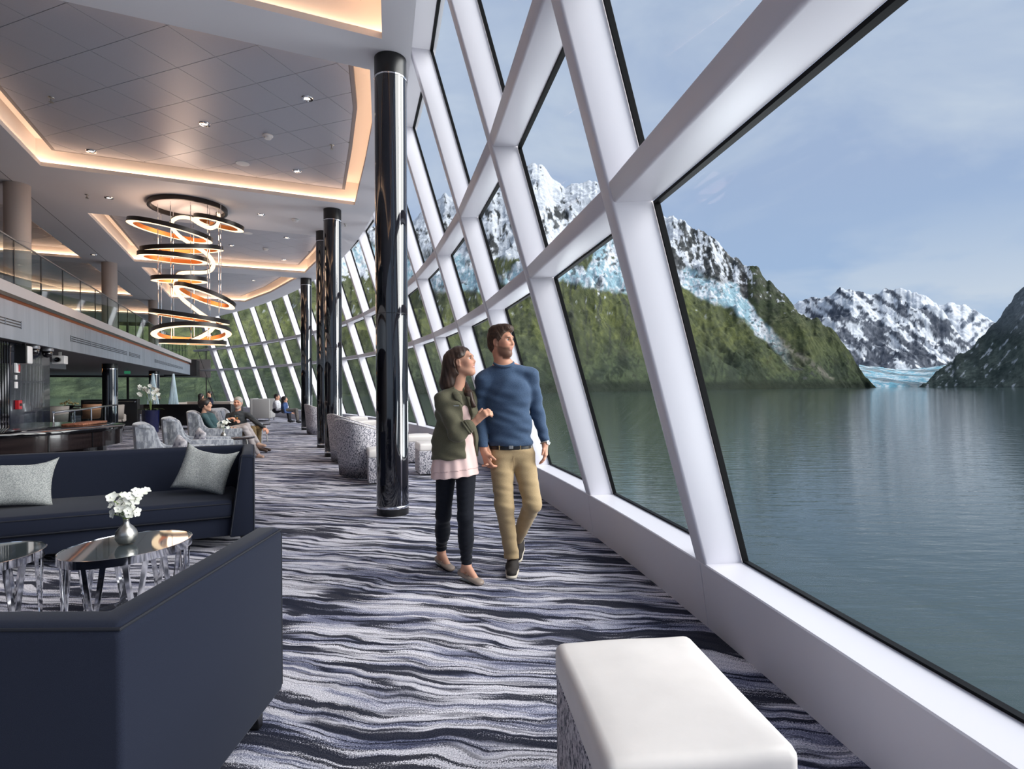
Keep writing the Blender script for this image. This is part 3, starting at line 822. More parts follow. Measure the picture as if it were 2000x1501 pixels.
M['woven'] = mat('grey_woven_cushion', (126, 130, 130), .9, vary=((168, 170, 168), (150, 60, 150), .4, .6, 3), bump=(220, .5, .002))
M['shibori'] = mat('marbled_cushion', (196, 192, 196), .8, vary=((120, 118, 132), (16, 16, 16), .5, .62, 4))
M['beige_fabric'] = mat('beige_fabric', (176, 166, 158), .85)
M['grey_fabric'] = mat('pale_grey_fabric', (148, 146, 146), .85)

def rbox(lo, hi): return MB().box(lo, hi)

def make_sofa(name, label, w=2.3, d=1.04, h=.82, loc=(0, 0, 0), rz=0):
    """faces -y"""
    t = thing(name, label, 'sofa', loc, rz)
    hw, hd = w / 2, d / 2
    rbox((-hw + .05, -hd + .06, .11), (hw - .05, hd - .05, .27)).build('base', M['navy'], t, smooth=True, bevel=.02)
    sc_ = rbox((-hw + .17, -hd + .02, .27), (hw - .17, hd - .2, .43)).build('seat_cushion', M['navy'], t, smooth=True, bevel=.045, seg=4)
    MB().tube([(-hw + .19, -hd + .021, .40), (hw - .19, -hd + .021, .40)], .005, 6).build('piping', M['navy_dark'], sc_)
    MB().tube([(-hw + .19, -hd + .03, .285), (hw - .19, -hd + .03, .285)], .005, 6).build('piping', M['navy_dark'], sc_)
    # back and arms: one padded shell with mitred corners
    path = [(-hw, -hd), (-hw, -hd * .2), (-hw, hd), (0, hd), (hw, hd), (hw, -hd * .2), (hw, -hd)]
    inn = [(1, 0), (1, 0), (1, -1), (0, -1), (-1, -1), (-1, 0), (-1, 0)]
    wide = [1.0, .8, .95, 1.15, .95, .8, 1.0]
    prof = [(0, .11), (0, h - .025), (.02, h), (.1, h), (.122, h - .03), (.135, h * .72), (.16, .45), (.2, .11)]
    b = MB(); rings = []
    for (x, y), (ix, iy), wd in zip(path, inn, wide):
        rings.append([Vector((x + ix * tt * (wd if tt > .11 else 1), y + iy * tt * (wd if tt > .11 else 1), z)) for tt, z in prof])
    bk = b.loft(rings).build('back_and_arms', M['navy'], t, smooth=True, bevel=.016, seg=3)
    MB().tube([(x + ix * .006, y + iy * .006, h - .014) for (x, y), (ix, iy) in zip(path, inn)], .0045, 6).build('piping', M['navy_dark'], bk)
    for s in (-1, 1):
        MB().tube([(s * (hw - .006), -hd + .002, .13), (s * (hw - .006), -hd + .002, h - .03), (s * (hw - .1), -hd + .002, h - .012),
                   (s * (hw - .13), -hd + .002, h * .72), (s * (hw - .19), -hd + .002, .13)], .005, 6).build('piping', M['navy_dark'], bk)
        for y in (-hd + .1, hd - .1):
            l = MB(); x = s * (hw - .09)
            l.hexa([(x - .018 + s * .02, y - .018, 0), (x + .018 + s * .02, y - .018, 0), (x + .018 + s * .02, y + .018, 0), (x - .018 + s * .02, y + .018, 0)],
                   [(x - .034, y - .034, .115), (x + .034, y - .034, .115), (x + .034, y + .034, .115), (x - .034, y + .034, .115)])
            l.build('leg', M['black'], t, bevel=.003, seg=1)
    return t
make_sofa('sofa', 'dark navy sofa with two grey cushions, facing the coffee table', loc=(-1.17, 5.95, 0), w=2.3)
pc_ = cam(-2.09, 1.92, 0)
make_sofa('sofa', 'dark navy sofa seen from behind in the near corner', loc=pc_, rz=math.pi - YAW, w=2.2, d=1.0, h=.805)

def pillow_mesh(w, h, th, nx=22, ny=18, sag=0.0):
    m = MB(); vv = []; ff = []
    for side in (1, -1):
        b = len(vv)
        for j in range(ny + 1):
            for i in range(nx + 1):
                a = -1 + 2 * i / nx; c = -1 + 2 * j / ny
                pin = 1 - .1 * (1 - abs(a) ** 2.2) * abs(c) ** 4
                pin2 = 1 - .1 * (1 - abs(c) ** 2.2) * abs(a) ** 4
                x = a * w / 2 * pin2; z = c * h / 2 * pin - (sag * (1 - a * a) if c > .6 else 0) * (c - .6) / .4
                f = max(0, (1 - abs(a) ** 2.6)) ** .55 * max(0, (1 - abs(c) ** 2.6)) ** .55
                y = side * th / 2 * f * (1 + .06 * math.sin(7 * a + 2 * c)) + side * .004
                vv.append((x, y, z))
        for j in range(ny):
            for i in range(nx):
                q = (b + j * (nx + 1) + i, b + j * (nx + 1) + i + 1, b + (j + 1) * (nx + 1) + i + 1, b + (j + 1) * (nx + 1) + i)
                ff.append(q if side < 0 else q[::-1])
    m.add(vv, ff); return m
def pillow(label, matn, w, h, th, loc, rot, sag=0, name='cushion'):
    o = pillow_mesh(w, h, th, sag=sag).build(name, M[matn], None, smooth='all', weld=.0085)
    o.location = loc; o.rotation_euler = rot
    return tag(o, label, 'cushion')
pillow('wide grey woven cushion at the far end of the navy sofa beside the picture edge', 'woven', .62, .42, .17, (-1.86, 5.93, .635), (-.34, .06, .10), .07)
pillow('square grey woven cushion leaning in the corner by the navy sofa arm', 'woven', .46, .44, .16, (-.43, 5.9, .655), (-.42, .22, -.24), .05)

# coffee tables
M['table_glass'] = mat('smoked_glass_top', (66, 74, 78), .04, spec=.8, coat=.7)
def oval_table(label, c, a, b, ang, h=.455):
    t = thing('coffee_table', label, 'table', (c[0], c[1], 0), ang, group='oval coffee tables')
    n = 56
    el = lambda k, r=1.0, dr=0.0: ((a * r + dr) * math.cos(2 * math.pi * k / n), (b * r + dr) * math.sin(2 * math.pi * k / n))
    MB().prism([el(k, 1, -.006) for k in range(n)], h - .014, h - .002).build('table_top', M['table_glass'], t, smooth=True)
    rim = MB()
    rings = [[Vector((*el(k, 1, dr), z)) for k in range(n)] for dr, z in ((-.012, h - .045), (0, h - .045), (0, h), (-.005, h + .001), (-.006, h - .012), (-.012, h - .045))]
    rim.loft(rings, cap=False).build('rim', M['chrome'], t, smooth=True)
    base = MB(); rings = [[Vector((*el(k, .97, dr), z)) for k in range(n)] for dr, z in ((-.014, 0), (0, 0), (0, .022), (-.014, .022), (-.014, 0))]
    base.loft(rings, cap=False).build('base_ring', M['chrome'], t, smooth=True)
    q = 20
    for k in range(q):
        th = 2 * math.pi * (k + .3) / q
        sw = .17 if k % 2 else -.17
        sl = MB(); P = lambda ang_, z, dr: Vector(((a - .016 + dr) * math.cos(ang_), (b - .016 + dr) * math.sin(ang_), z))
        w = .045
        sl.hexa([P(th + sw - w, .02, 0), P(th + sw + w, .02, 0), P(th + sw + w, .02, -.008), P(th + sw - w, .02, -.008)],
                [P(th - w, h - .044, 0), P(th + w, h - .044, 0), P(th + w, h - .044, -.008), P(th - w, h - .044, -.008)])
        sl.build('slat', M['chrome'], t)
    return t
oval_table('chrome slatted oval coffee table carrying the vase of white orchids', (-.715, 4.09), .36, .30, math.radians(42))
oval_table('second chrome slatted oval coffee table cut off by the picture edge', (-1.47, 4.16), .34, .29, math.radians(42))

# orchids
M['petal'] = mat('orchid_petal', (240, 240, 234), .55, vary=((226, 228, 216), 40, .4, .6, 2))
M['stem'] = mat('green_stem', (126, 146, 84), .6)
M['yellow'] = mat('orchid_centre', (214, 200, 110), .6)
def flower_mesh(r):
    m = MB()
    for k in range(5):
        a = 2 * math.pi * k / 5 + .3; L_ = r * (1.0 if k % 2 else 1.1); wd = r * .46
        pts = []
        for i, (f, ww) in enumerate(((.05, .12), (.35, .8), (.7, 1.0), (1.0, .25))):
            for s in (-1, 0, 1):
                x = f * L_; y = s * wd * ww; z = .22 * r * f * f + (.10 * r if s else 0) * ww - .02 * r
                pts.append((x * math.cos(a) - y * math.sin(a), x * math.sin(a) + y * math.cos(a), z))
        m.add(pts, [(3 * i + j, 3 * i + j + 1, 3 * i + j + 4, 3 * i + j + 3) for i in range(3) for j in range(2)])
    m.lathe([(.0, .0), (r * .16, r * .06), (r * .12, r * .24), (0, r * .3)], n=6)
    return m
def bouquet(label, loc, height, spread, nf, seed, fr=.03):
    rnd = random.Random(seed)
    t = thing('orchid_bouquet', label, 'flowers', loc)
    me = None
    for k in range(nf):
        a = rnd.uniform(0, 6.28); e = rnd.random() ** .6; z = height * (.25 + .75 * rnd.random())
        rr = spread * e * (.45 + .55 * z / height)
        p = Vector((rr * math.cos(a), rr * math.sin(a), z))
        if me is None:
            f = flower_mesh(fr).build('flower', M['petal'], t, smooth='all', fixn=False); me = f.data
        else:
            f = bpy.data.objects.new('flower', me); COL.objects.link(f); f.parent = t
        d = (p - Vector((0, 0, height * .35))).normalized() + Vector((rnd.uniform(-.4, .4), rnd.uniform(-.9, .1), rnd.uniform(-.2, .4)))
        q = d.to_track_quat('Z', 'Y').to_matrix().to_4x4()
        f.matrix_local = Matrix.Translation(p) @ q @ Matrix.Scale(rnd.uniform(.8, 1.15), 4)
        if k % 3 == 0:
            MB().tube([(0, 0, -.05), (p.x * .3, p.y * .3, z * .55), (p.x, p.y, z - .004)], .0025, 5).build('stem', M['stem'], t)
    return t
def vase(label, loc, s=1.0, matn='steel'):
    t = thing('vase', label, 'vase', loc)
    pr = [(.03, 0), (.05, .006), (.066, .035), (.069, .06), (.062, .088), (.042, .115), (.024, .132), (.018, .148), (.017, .165), (.02, .172), (.016, .172), (.013, .15), (.018, .135)]
    MB().lathe([(r * s, z * s) for r, z in pr], n=40).build('body', M[matn], t, smooth='all'); return t
vp = ground(247, 1061, .455)
vase('round brushed steel vase on the chrome oval table', (vp.x, vp.y, .4565), .88)
bouquet('spray of white orchids in the brushed steel vase', (vp.x, vp.y, .4565 + .135), .18, .115, 40, 4, .028)

# ottomans
def make_ottoman(label, loc, rz, w=.48, l=.65, h=.5, bt=.12):
    t = thing('ottoman', label, 'ottoman', loc, rz)
    rbox((-w / 2 + .02, -l / 2 + .02, 0), (w / 2 - .02, l / 2 - .02, .03)).build('plinth', M['black'], t)
    rbox((-w / 2 + .006, -l / 2 + .006, .02), (w / 2 - .006, l / 2 - .006, h - bt + .01)).build('body', M['speckle'], t, smooth=True, bevel=.012)
    c = MB(); n = 10; vv = []; ff = []
    b = bmesh.new(); bmesh.ops.create_cube(b, size=1.0)
    for v in b.verts: v.co = Vector((v.co.x * w, v.co.y * l, (h - bt / 2) + v.co.z * bt))
    bmesh.ops.bevel(b, geom=list(b.edges), offset=.032, segments=4, affect='EDGES', profile=.5)
    bmesh.ops.subdivide_edges(b, edges=[e for e in b.edges if e.calc_length() > .2], cuts=7, use_grid_fill=True)
    for v in b.verts:
        if v.co.z > h - .01:
            fx = 1 - (2 * v.co.x / w) ** 2; fy = 1 - (2 * v.co.y / l) ** 2
            v.co.z += .014 * max(0, fx) * max(0, fy) + .0015 * math.sin(19 * v.co.x + 7 * v.co.y)
    me = bpy.data.meshes.new('cushion'); b.to_mesh(me); b.free()
    link('cushion', me, M['white_leather'], t, smooth='all')
    s = MB()
    s.tube([(-w / 2 + .01, -l / 2 + .01, h - bt), (w / 2 - .01, -l / 2 + .01, h - bt), (w / 2 - .01, l / 2 - .01, h - bt), (-w / 2 + .01, l / 2 - .01, h - bt)], .006, 6, closed=True)
    s.build('piping', M['speckle'], t)
    return t
make_ottoman('large white leather topped ottoman in the near corner under the sill', (1.09, 1.365, 0), -math.radians(18), .50, .665)
def wall_rz(v): return -math.atan(-.0244 * (v - 13.8))
make_ottoman('white topped speckled ottoman right behind the walking woman', (2.62, 8.93, 0), wall_rz(8.9), .52, .52)
make_ottoman('white topped speckled ottoman behind the one by the woman, against the sill', (2.78, 10.45, 0), wall_rz(10.4), .52, .52)
make_ottoman('white topped ottoman half hidden by the nearest black column', (1.73, 8.42, 0), wall_rz(8.5), .5, .5)
make_ottoman('small white topped ottoman at the window beyond the two tub chairs', (2.72, 15.6, 0), wall_rz(15.6), .55, .55)
make_ottoman('farthest white topped ottoman beyond the two tub chairs', (2.8, 17.75, 0), wall_rz(17.7), .55, .55)

# tub chairs (face +x)
def make_tub(label, loc, rz, s=1.0):
    t = thing('tub_chair', label, 'chair', loc, rz, group='speckled tub chairs by the windows')
    A = [math.radians(a) for a in np.linspace(52, 308, 41)]
    def R(a, hx, hy, n=3.2): return 1 / ((abs(math.cos(a)) / hx) ** n + (abs(math.sin(a)) / hy) ** n) ** (1 / n)
    def H(a): f = (1 - math.cos(a)) / 2; return s * (.66 + .25 * f ** 1.6)
    rings = []
    for a in A:
        ca_, sa_ = math.cos(a), math.sin(a); h = H(a)
        ro, ri = R(a, .41 * s, .41 * s), R(a, .31 * s, .32 * s)
        back = (1 - ca_) / 2
        pr = [(ro * .87, .03), (ro * .93, h * .35), (ro * .985, h * .7), (ro * (1.0 + .05 * back), h - .025), (ro * (1.0 + .05 * back) - .02, h), ((ro + ri) / 2 + .02 * back, h + .004), (ri + .02 + .03 * back, h - .006), (ri, h * .6), (ri, .34)]
        rings.append([Vector((r * ca_, r * sa_, z)) for r, z in pr])
    MB().loft(rings).build('shell', M['speckle'], t, smooth='all')
    pp = []
    for a in A:
        back = (1 - math.cos(a)) / 2; ro = R(a, .41 * s, .41 * s) * (1 + .05 * back) - .008; pp.append((ro * math.cos(a), ro * math.sin(a), H(a) + .001))
    MB().tube(pp, .007, 6).build('piping', M['white_leather'], t, smooth='all')
    pl = [(R(a, .33 * s, .34 * s) * math.cos(a), R(a, .33 * s, .34 * s) * math.sin(a)) for a in np.linspace(0, 2 * math.pi, 32, endpoint=False)]
    MB().prism([(x + .05, y) for x, y in pl], .3, .46).build('seat', M['white_leather'], t, smooth=True, bevel=.03, seg=3)
    MB().prism([(x * .98 + .02, y * .98) for x, y in pl], .0, .3).build('base', M['speckle'], t, smooth=True)
    return t
make_tub('nearest speckled tub chair, its back beside the black column', (1.57, 9.12, 0), .35)
make_tub('speckled tub chair directly behind the nearest tub chair', (1.66, 11.0, 0), .3)
make_tub('lone far speckled tub chair left of the second black column', (1.75, 17.95, 0), .2)

# velvet armchairs (face +x)
def make_armchair(label, loc, rz, fab='velvet', inner='velvet_blue', w=.74, d=.92, h=.95, legs=True):
    t = thing('armchair', label, 'chair', loc, rz, group='grey velvet armchairs')
    hw, hd = w / 2, d / 2
    rbox((-hd + .05, -hw + .1, .12), (hd - .02, hw - .1, .3)).build('base', M[fab], t, smooth=True, bevel=.02)
    rbox((-hd + .16, -hw + .11, .3), (hd, hw - .11, .45)).build('seat_cushion', M[inner], t, smooth=True, bevel=.035, seg=3)
    pr = [(-hd - .06, h), (-hd + .02, h + .01), (-hd + .1, h - .03), (-hd + .22, .3), (-hd + .05, .12), (-hd, .12)]
    rings = [[Vector((x + (.05 * abs(yy / hw) ** 3), yy, z)) for x, z in pr] for yy in np.linspace(-hw, hw, 9)]
    MB().loft(rings).build('backrest', M[fab], t, smooth=True, bevel=.025, seg=3)
    for s in (-1, 1):
        pr = [(-hd + .12, h - .02), (-hd + .19, h - .07), (-hd + .26, .68), (-hd + .33, .62), (hd, .6), (hd, .12), (-hd + .02, .12), (-hd - .03, h - .02)]
        rings = [[Vector((x, s * yy, z)) for x, z in pr] for yy in (hw - .11, hw)]
        MB().loft(rings).build('arm', M[fab], t, smooth=True, bevel=.018, seg=2)
        rings = [[Vector((x, s * yy, z)) for x, z in [(-hd + .11, h - .06), (-hd + .13, h - .05), (-hd + .26, .47), (-hd + .22, .47)]] for yy in (.012, hw - .13)]
        MB().loft(rings).build('back_cushion', M[inner], t, smooth=True, bevel=.02, seg=3)
        for x in (-hd + .08, hd - .07):
            MB().tube([(x, s * (hw - .08), 0), (x, s * (hw - .08), .125)], [.014, .022], 8).build('leg', M['black'], t)
    return t
make_armchair('grey velvet armchair nearest behind the navy sofa, with a marbled cushion', (-.95, 8.7, 0), .16)
make_armchair('grey velvet armchair second behind the navy sofa', (-.82, 10.12, 0), .1)
make_armchair('grey velvet armchair in which the woman in teal sits', (-.74, 12.75, 0), .05)
make_armchair('grey velvet armchair in which the grey haired man sits', (-.42, 14.05, 0), -.3)
pillow('small marbled cushion on the nearest grey velvet armchair', 'shibori', .34, .3, .12, (-.94, 8.64, .61), (.25, -.2, 1.9), name='cushion')
pillow('small marbled cushion on the second grey velvet armchair', 'shibori', .34, .3, .12, (-.82, 10.06, .61), (.25, -.2, 1.9), name='cushion')

def side_table(label, loc, h=.5, r=.3, matn='dark_wood'):
    t = thing('side_table', label, 'table', loc)
    MB().lathe([(r - .01, h - .03), (r, h - .02), (r, h - .004), (r - .006, h), (0, h)], n=36).build('table_top', M[matn], t, smooth=True)
    for k in range(3):
        a = k * 2.094 + .4; MB().tube([(r * .8 * math.cos(a), r * .8 * math.sin(a), 0), (r * .6 * math.cos(a), r * .6 * math.sin(a), h - .03)], .014, 8).build('leg', M['steel'], t)
    return t
side_table('small dark round table between the velvet armchairs', (-.36, 11.55, 0), .5, .33)
vq = Vector((-.55, 11.5, .5))
vase('little grey vase on the dark round table', vq, .75, 'steel')
bouquet('white flowers in the little grey vase', (vq.x, vq.y, .5 + .13), .2, .17, 20, 9, .036)
side_table('small round table beyond the seated pair', (.05, 15.9, 0), .48, .28)

# far seating
def box_chair(name, label, loc, rz, w, d, h, fab, arm=True, seat=.44, cat='chair', group=None):
    t = thing(name, label, cat, loc, rz, group)
    hw, hd = w / 2, d / 2
    rbox((-hw, hd - .12, .13), (hw, hd, h)).build('backrest', M[fab], t, smooth=True, bevel=.03, seg=3)
    rbox((-hw + .08, -hd, .13), (hw - .08, hd - .12, seat)).build('seat', M[fab], t, smooth=True, bevel=.03, seg=3)
    if arm:
        for s in (-1, 1):
            rbox((min(s * hw, s * (hw - .09)), -hd + .03, .13), (max(s * hw, s * (hw - .09)), hd - .1, h * .98)).build('arm', M[fab], t, smooth=True, bevel=.03, seg=3)
    for sx in (-1, 1):
        for sy in (-1, 1):
            MB().tube([(sx * (hw - .07), sy * (hd - .07), 0), (sx * (hw - .06), sy * (hd - .06), .14)], .02, 6).build('leg', M['steel'], t)
    return t
g = cam(-11.05, 19.6, 0)
box_chair('sofa', 'black leather sofa seen from behind beyond the velvet armchairs', g, -YAW + math.pi, 3.0, .9, .86, 'black', cat='sofa')
g = ground(509, 823)
box_chair('armchair', 'pale grey high backed loveseat by the far windows', (g.x + .1, g.y + .55, 0), math.radians(-90) - YAW + math.radians(180) + .25, 1.35, .8, .96, 'grey_fabric')
g = cam(-13.6, 25.2, 0)
box_chair('sofa', 'pale low sofa with the far couple, behind the black sofa', g, -YAW, 2.4, .85, .8, 'beige_fabric', cat='sofa')

# ---------------------------------------------------------------- curved bar, pillar and things under the gallery
bar = thing('bar_counter', 'curved glossy black bar counter below the gallery', 'counter', (-3.6, 9.3, 0))
def bar_poly(a, b):
    pts = []
    for k in range(72):
        t_ = 2 * math.pi * k / 72; x, y = a * math.cos(t_), b * math.sin(t_)
        if x < .48: y = min(y, .62)
        pts.append((x, y))
    out = [pts[0]]
    for p in pts[1:]:
        if (p[0] - out[-1][0]) ** 2 + (p[1] - out[-1][1]) ** 2 > 1e-6: out.append(p)
    return out
MB().prism(bar_poly(1.93, 1.47), .855, .9).build('counter_top', M['black_gloss'], bar, smooth=True, bevel=.006, seg=2)
MB().prism(bar_poly(1.9, 1.44), .66, .852).build('front_panel', M['dark_wood'], bar, smooth=True)
MB().prism(bar_poly(1.72, 1.26), 0.0, .66).build('base', M['dark_wood'], bar, smooth=True)
for a in (-150, -128, -112, -96, -80, -62, -44, -26):
    a = math.radians(a); x, y = 1.905 * math.cos(a), 1.445 * math.sin(a)
    MB().box((-.006, -.003, .664), (.006, .004, .85)).build('joint', M['black'], bar, matrix=TR(x, y) @ RZ(a + math.pi / 2))
M['copper'] = mat('hammered_copper', (196, 128, 96), .28, metal=.8, bump=((30, 30, 30), .9, .02))
cp = MB().box((-.13, -.4, 0), (.13, .4, .03)).build('tray', M['copper'], None, smooth=True, bevel=.01)
cp.location = (-2.2, 9.72, .901); cp.rotation_euler = (0, 0, math.radians(-8))
tag(cp, 'hammered copper tray lying on the curved bar counter', 'tray')

pil = thing('service_pillar', 'glossy black pillar cabinet rising to the gallery beside the bar', 'cabinet', (0, 0, 0))
rbox((-4.6, 10.92, 0), (-3.4, 12.72, 2.117)).build('body', M['pillar_gloss'], pil, smooth=True, bevel=.006)
for z in (.62, 1.98):
    rbox((-3.405, 10.925, z), (-3.395, 12.715, z + .006)).build('seam', M['black'], pil)
for k in range(9):
    rbox((-3.55, 10.02 + .1 * k, 0), (-3.4, 10.08 + .1 * k, 2.117)).build('fin', M['black_gloss'], pil, bevel=.004, seg=1)
M['red'] = mat('red_plastic', (176, 32, 40), .35)
def wallbox(name, label, y, z, w, h, d, matn, cat, inner=None):
    t = thing(name, label, cat, (-3.397, y, z))
    rbox((0, -w / 2, -h / 2), (d, w / 2, h / 2)).build('housing', M[matn], t, bevel=.004)
    if inner: rbox((d, inner[0], inner[1]), (d + .006, inner[2], inner[3])).build('face', M[inner[4]], t)
    return t
wallbox('alarm_call_point', 'white call point with a red face, uppermost on the glossy pillar', 11.13, 1.73, .15, .15, .03, 'white_plastic', 'switch', (.01, -.055, .062, .055, 'red'))
wallbox('wall_sensor', 'tiny white sensor under the red faced call point', 11.1, 1.585, .055, .07, .02, 'white_plastic', 'sensor')
wallbox('light_switch', 'white switch plate on the glossy pillar', 11.1, 1.465, .1, .1, .02, 'white_plastic', 'switch')
wallbox('fire_alarm', 'red fire alarm box, lowest on the glossy pillar', 11.15, 1.16, .14, .14, .05, 'red', 'alarm', (-.04, -.02, .04, .02, 'black'))
def hang(name, label, cat, p): return thing(name, label, cat, p)
sp = hang('loudspeaker', 'white box loudspeaker hanging at the top of the glossy pillar', 'speaker', (-3.33, 11.2, 1.94))
rbox((-.08, -.06, -.14), (.08, .16, .14)).build('cabinet', M['white_plastic'], sp, smooth=True, bevel=.02)
rbox((-.075, -.12, -.14), (.07, -.05, .14)).build('backplate', M['black'], sp); rbox((-.02, .02, .13), (.02, .06, .178)).build('bracket', M['black'], sp)
for u_, v_, lab in ((-3.32, 11.62, 'black dome camera above the glossy pillar, beside the loudspeaker'), (-3.32, 12.3, 'black dome camera above the glossy pillar edge')):
    dc = hang('dome_camera', lab, 'camera', (u_, v_, 2.02))
    MB().lathe([(.085, .04), (.09, .06), (.08, .098), (0, .098)], n=24).build('mount', M['grey_metal'], dc, smooth=True)
    MB().lathe([(0, -.075), (.045, -.062), (.072, -.03), (.08, .04)], n=24).build('dome', M['black_gloss'], dc, smooth='all')
pj = hang('spot_projector', 'white spot projector hung under the gallery right of the pillar', 'lamp', (-3.45, 13.5, 1.96))
rbox((-.1, -.12, -.08), (.1, .1, .08)).build('housing', M['white_plastic'], pj, bevel=.012)
MB().lathe([(.05, 0), (.045, .06), (.0, .05)], n=16).build('lens', M['black_gloss'], pj, matrix=TR(0, -.12, 0) @ Matrix.Rotation(math.pi / 2, 4, 'X'))
rbox((-.02, -.02, .08), (.02, .02, .155)).build('bracket', M['white_plastic'], pj)
bx = thing('duct_box', 'long grey box beam hung below the gallery soffit', 'duct', (0, 0, 0))
rbox((-4.4, 13.0, 1.86), (-4.1, 16.5, 2.0)).build('casing', M['grey_metal'], bx, bevel=.01)
rbox((-4.3, 13.2, 2.0), (-4.25, 13.25, 2.12)).build('hanger', M['black'], bx); rbox((-4.3, 16.2, 2.0), (-4.25, 16.25, 2.12)).build('hanger', M['black'], bx)
M['warm_led'] = emit_mat('warm_strip', (255, 176, 110), 2.2)
tag(rbox((-8.6, 22, 2.08), (-8.3, 28, 2.118)).build('strip_light', M['warm_led']), 'long warm strip light on the soffit under the gallery', 'light')
ex = thing('exit_sign', 'small green exit sign hanging far under the gallery', 'sign', (-4.2, 24.0, 1.98))
M['green_sign'] = emit_mat('green_sign', (60, 150, 110), .5)
rbox((-.09, -.02, -.05), (.09, .02, .05)).build('panel', M['green_sign'], ex); rbox((-.01, -.01, .05), (.01, .01, .138)).build('hanger', M['grey_metal'], ex)

gb = thing('glass_rail', 'glass balustrade with a steel handrail behind the curved bar', 'railing', (-3.16, 0, 0))
MB().tube([(0, 12.0, 1.0), (0, 16.8, 1.0)], .022, 10).build('handrail', M['chrome'], gb)
for a in (12.0, 13.2, 14.4, 15.6):
    MB().box((-.006, a + .02, .08), (.006, a + 1.18, .95)).build('glass_panel', M['bal_glass'], gb)
    MB().tube([(0, a, 0), (0, a, .99)], .014, 8).build('post', M['chrome'], gb)

M['tan'] = mat('tan_leather', (176, 128, 98), .6)
def dining_chair(label, loc, rz, fab):
    t = thing('dining_chair', label, 'chair', loc, rz)
    A = [math.radians(a) for a in np.linspace(100, 260, 17)]
    rings = [[Vector((r * math.cos(a), r * math.sin(a), z)) for r, z in ((.27, .4), (.3, .86), (.285, .88), (.27, .86), (.24, .42))] for a in A]
    MB().loft(rings).build('backrest', M[fab], t, smooth='all')
    MB().lathe([(.24, .38), (.26, .41), (.26, .45), (.22, .48), (0, .48)], n=24).build('seat', M[fab], t, smooth=True)
    for sx in (-.16, .16):
        for sy in (-.16, .16): MB().tube([(sx * 1.15, sy * 1.15, 0), (sx, sy, .39)], .014, 6).build('leg', M['black'], t)
    return t
for px, py, fab, rz, lab in ((112, 848, 'beige_fabric', 1.9, 'beige curved dining chair behind the glass rail, nearest the pillar'), (178, 838, 'tan', 2.2, 'tan curved dining chair behind the glass rail'),
                             (222, 842, 'beige_fabric', 2.6, 'beige dining chair partly hidden by the lower black column')):
    g = ground(px, py); dining_chair(lab, (g.x, g.y, 0), rz, fab)
for px, py, lab in ((150, 838, 'black dining table with dried flowers behind the glass rail'), (205, 829, 'black dining table farther under the gallery')):
    g = ground(px, py); t = thing('dining_table', lab, 'table', (g.x - .3, g.y + .4, 0))
    MB().lathe([(.5, .72), (.52, .735), (.52, .75), (0, .75)], n=32).build('table_top', M['black_gloss'], t, smooth=True)
    MB().lathe([(.22, 0), (.22, .02), (.04, .05), (.04, .72)], n=20).build('pedestal', M['black'], t, smooth=True)
    if '150' == str(px):
        bq = thing('dried_bouquet', 'low bowl of dried yellowish flowers on the black dining table', 'flowers', (g.x - .3, g.y + .4, .75))
        M['dried'] = mat('dried_flowers', (176, 164, 116), .9); rr = random.Random(3)
        MB().lathe([(.1, 0), (.16, .06), (.15, .08), (0, .07)], n=20).build('bowl', M['black_gloss'], bq, smooth=True)
        for k in range(26):
            a = rr.uniform(0, 6.28); r_ = .26 * math.sqrt(rr.random()); z = .1 + .16 * (1 - r_ / .3) * rr.uniform(.6, 1.2)
            MB().lathe([(0, -.03), (.035, 0), (.025, .025), (0, .035)], n=7).build('flower', M['dried'], bq, matrix=TR(r_ * math.cos(a), r_ * math.sin(a), z))
g = ground(250, 832)
oc = thing('bar_cabinet', 'low black cabinet with a bright brass rail under the gallery', 'cabinet', (g.x - .2, g.y + .3, 0))
rbox((-1.3, 0, 0), (.45, .5, 1.0)).build('body', M['black'], oc, bevel=.01)
MB().tube([(-1.2, -.05, .92), (.38, -.05, .92)], .018, 8).build('rail', M['steel'], oc)
MB().lathe([(0, -.05), (.05, 0), (0, .05)], n=12).build('knob', M['chrome'], oc, matrix=TR(.38, -.05, .92))
g = ground(238, 829)
op = thing('pouf', 'round beige pouf in front of the low black cabinet', 'pouf', (g.x + .1, g.y - 1.7, 0))
MB().lathe([(.3, .2), (.34, .24), (.34, .44), (.3, .48), (0, .49)], n=32).build('seat', M['beige_fabric'], op, smooth=True)
for a in range(4): MB().tube([(.25 * math.cos(a * 1.57), .25 * math.sin(a * 1.57), 0), (.22 * math.cos(a * 1.57), .22 * math.sin(a * 1.57), .22)], .012, 6).build('leg', M['black'], op)

# crystal cone lights, orchid in a tall pot
M['crystal'] = glass_mat('crystal_strands', (.78, .9, .95), .12)
M['crystal_bead'] = mat('crystal_bead', (206, 226, 236), .1, spec=.8, coat=.5)
def cone_light(label, px, py, h, r):
    g = ground(px, py); t = thing('crystal_sculpture', label, 'sculpture', (g.x, g.y, 0))
    rr = random.Random(px)
    MB().lathe([(r + .05, 0), (r + .05, .04), (r, .05), (0, .05)], n=32).build('base', M['chrome'], t, smooth=True)
    MB().tube([(0, 0, .05), (0, 0, h)], .02, 8).build('mast', M['chrome'], t)
    for k in range(26):
        a = 2 * math.pi * k / 26
        MB().tube([(r * math.cos(a), r * math.sin(a), .05), (.12 * r * math.cos(a + .5), .12 * r * math.sin(a + .5), h)], .008, 5).build('strand', M['crystal_bead'], t)
    return t
cone_light('tall cone of crystal strands behind the potted orchid', 299, 829.5, 1.98, .3)
cone_light('second cone of crystal strands beside the dark column end', 339, 827.5, 1.98, .26)
g = ground(297, 842)
pot = thing('planter', 'tall glossy blue black pot holding the white orchid plant', 'pot', (g.x + .05, g.y - .6, 0))
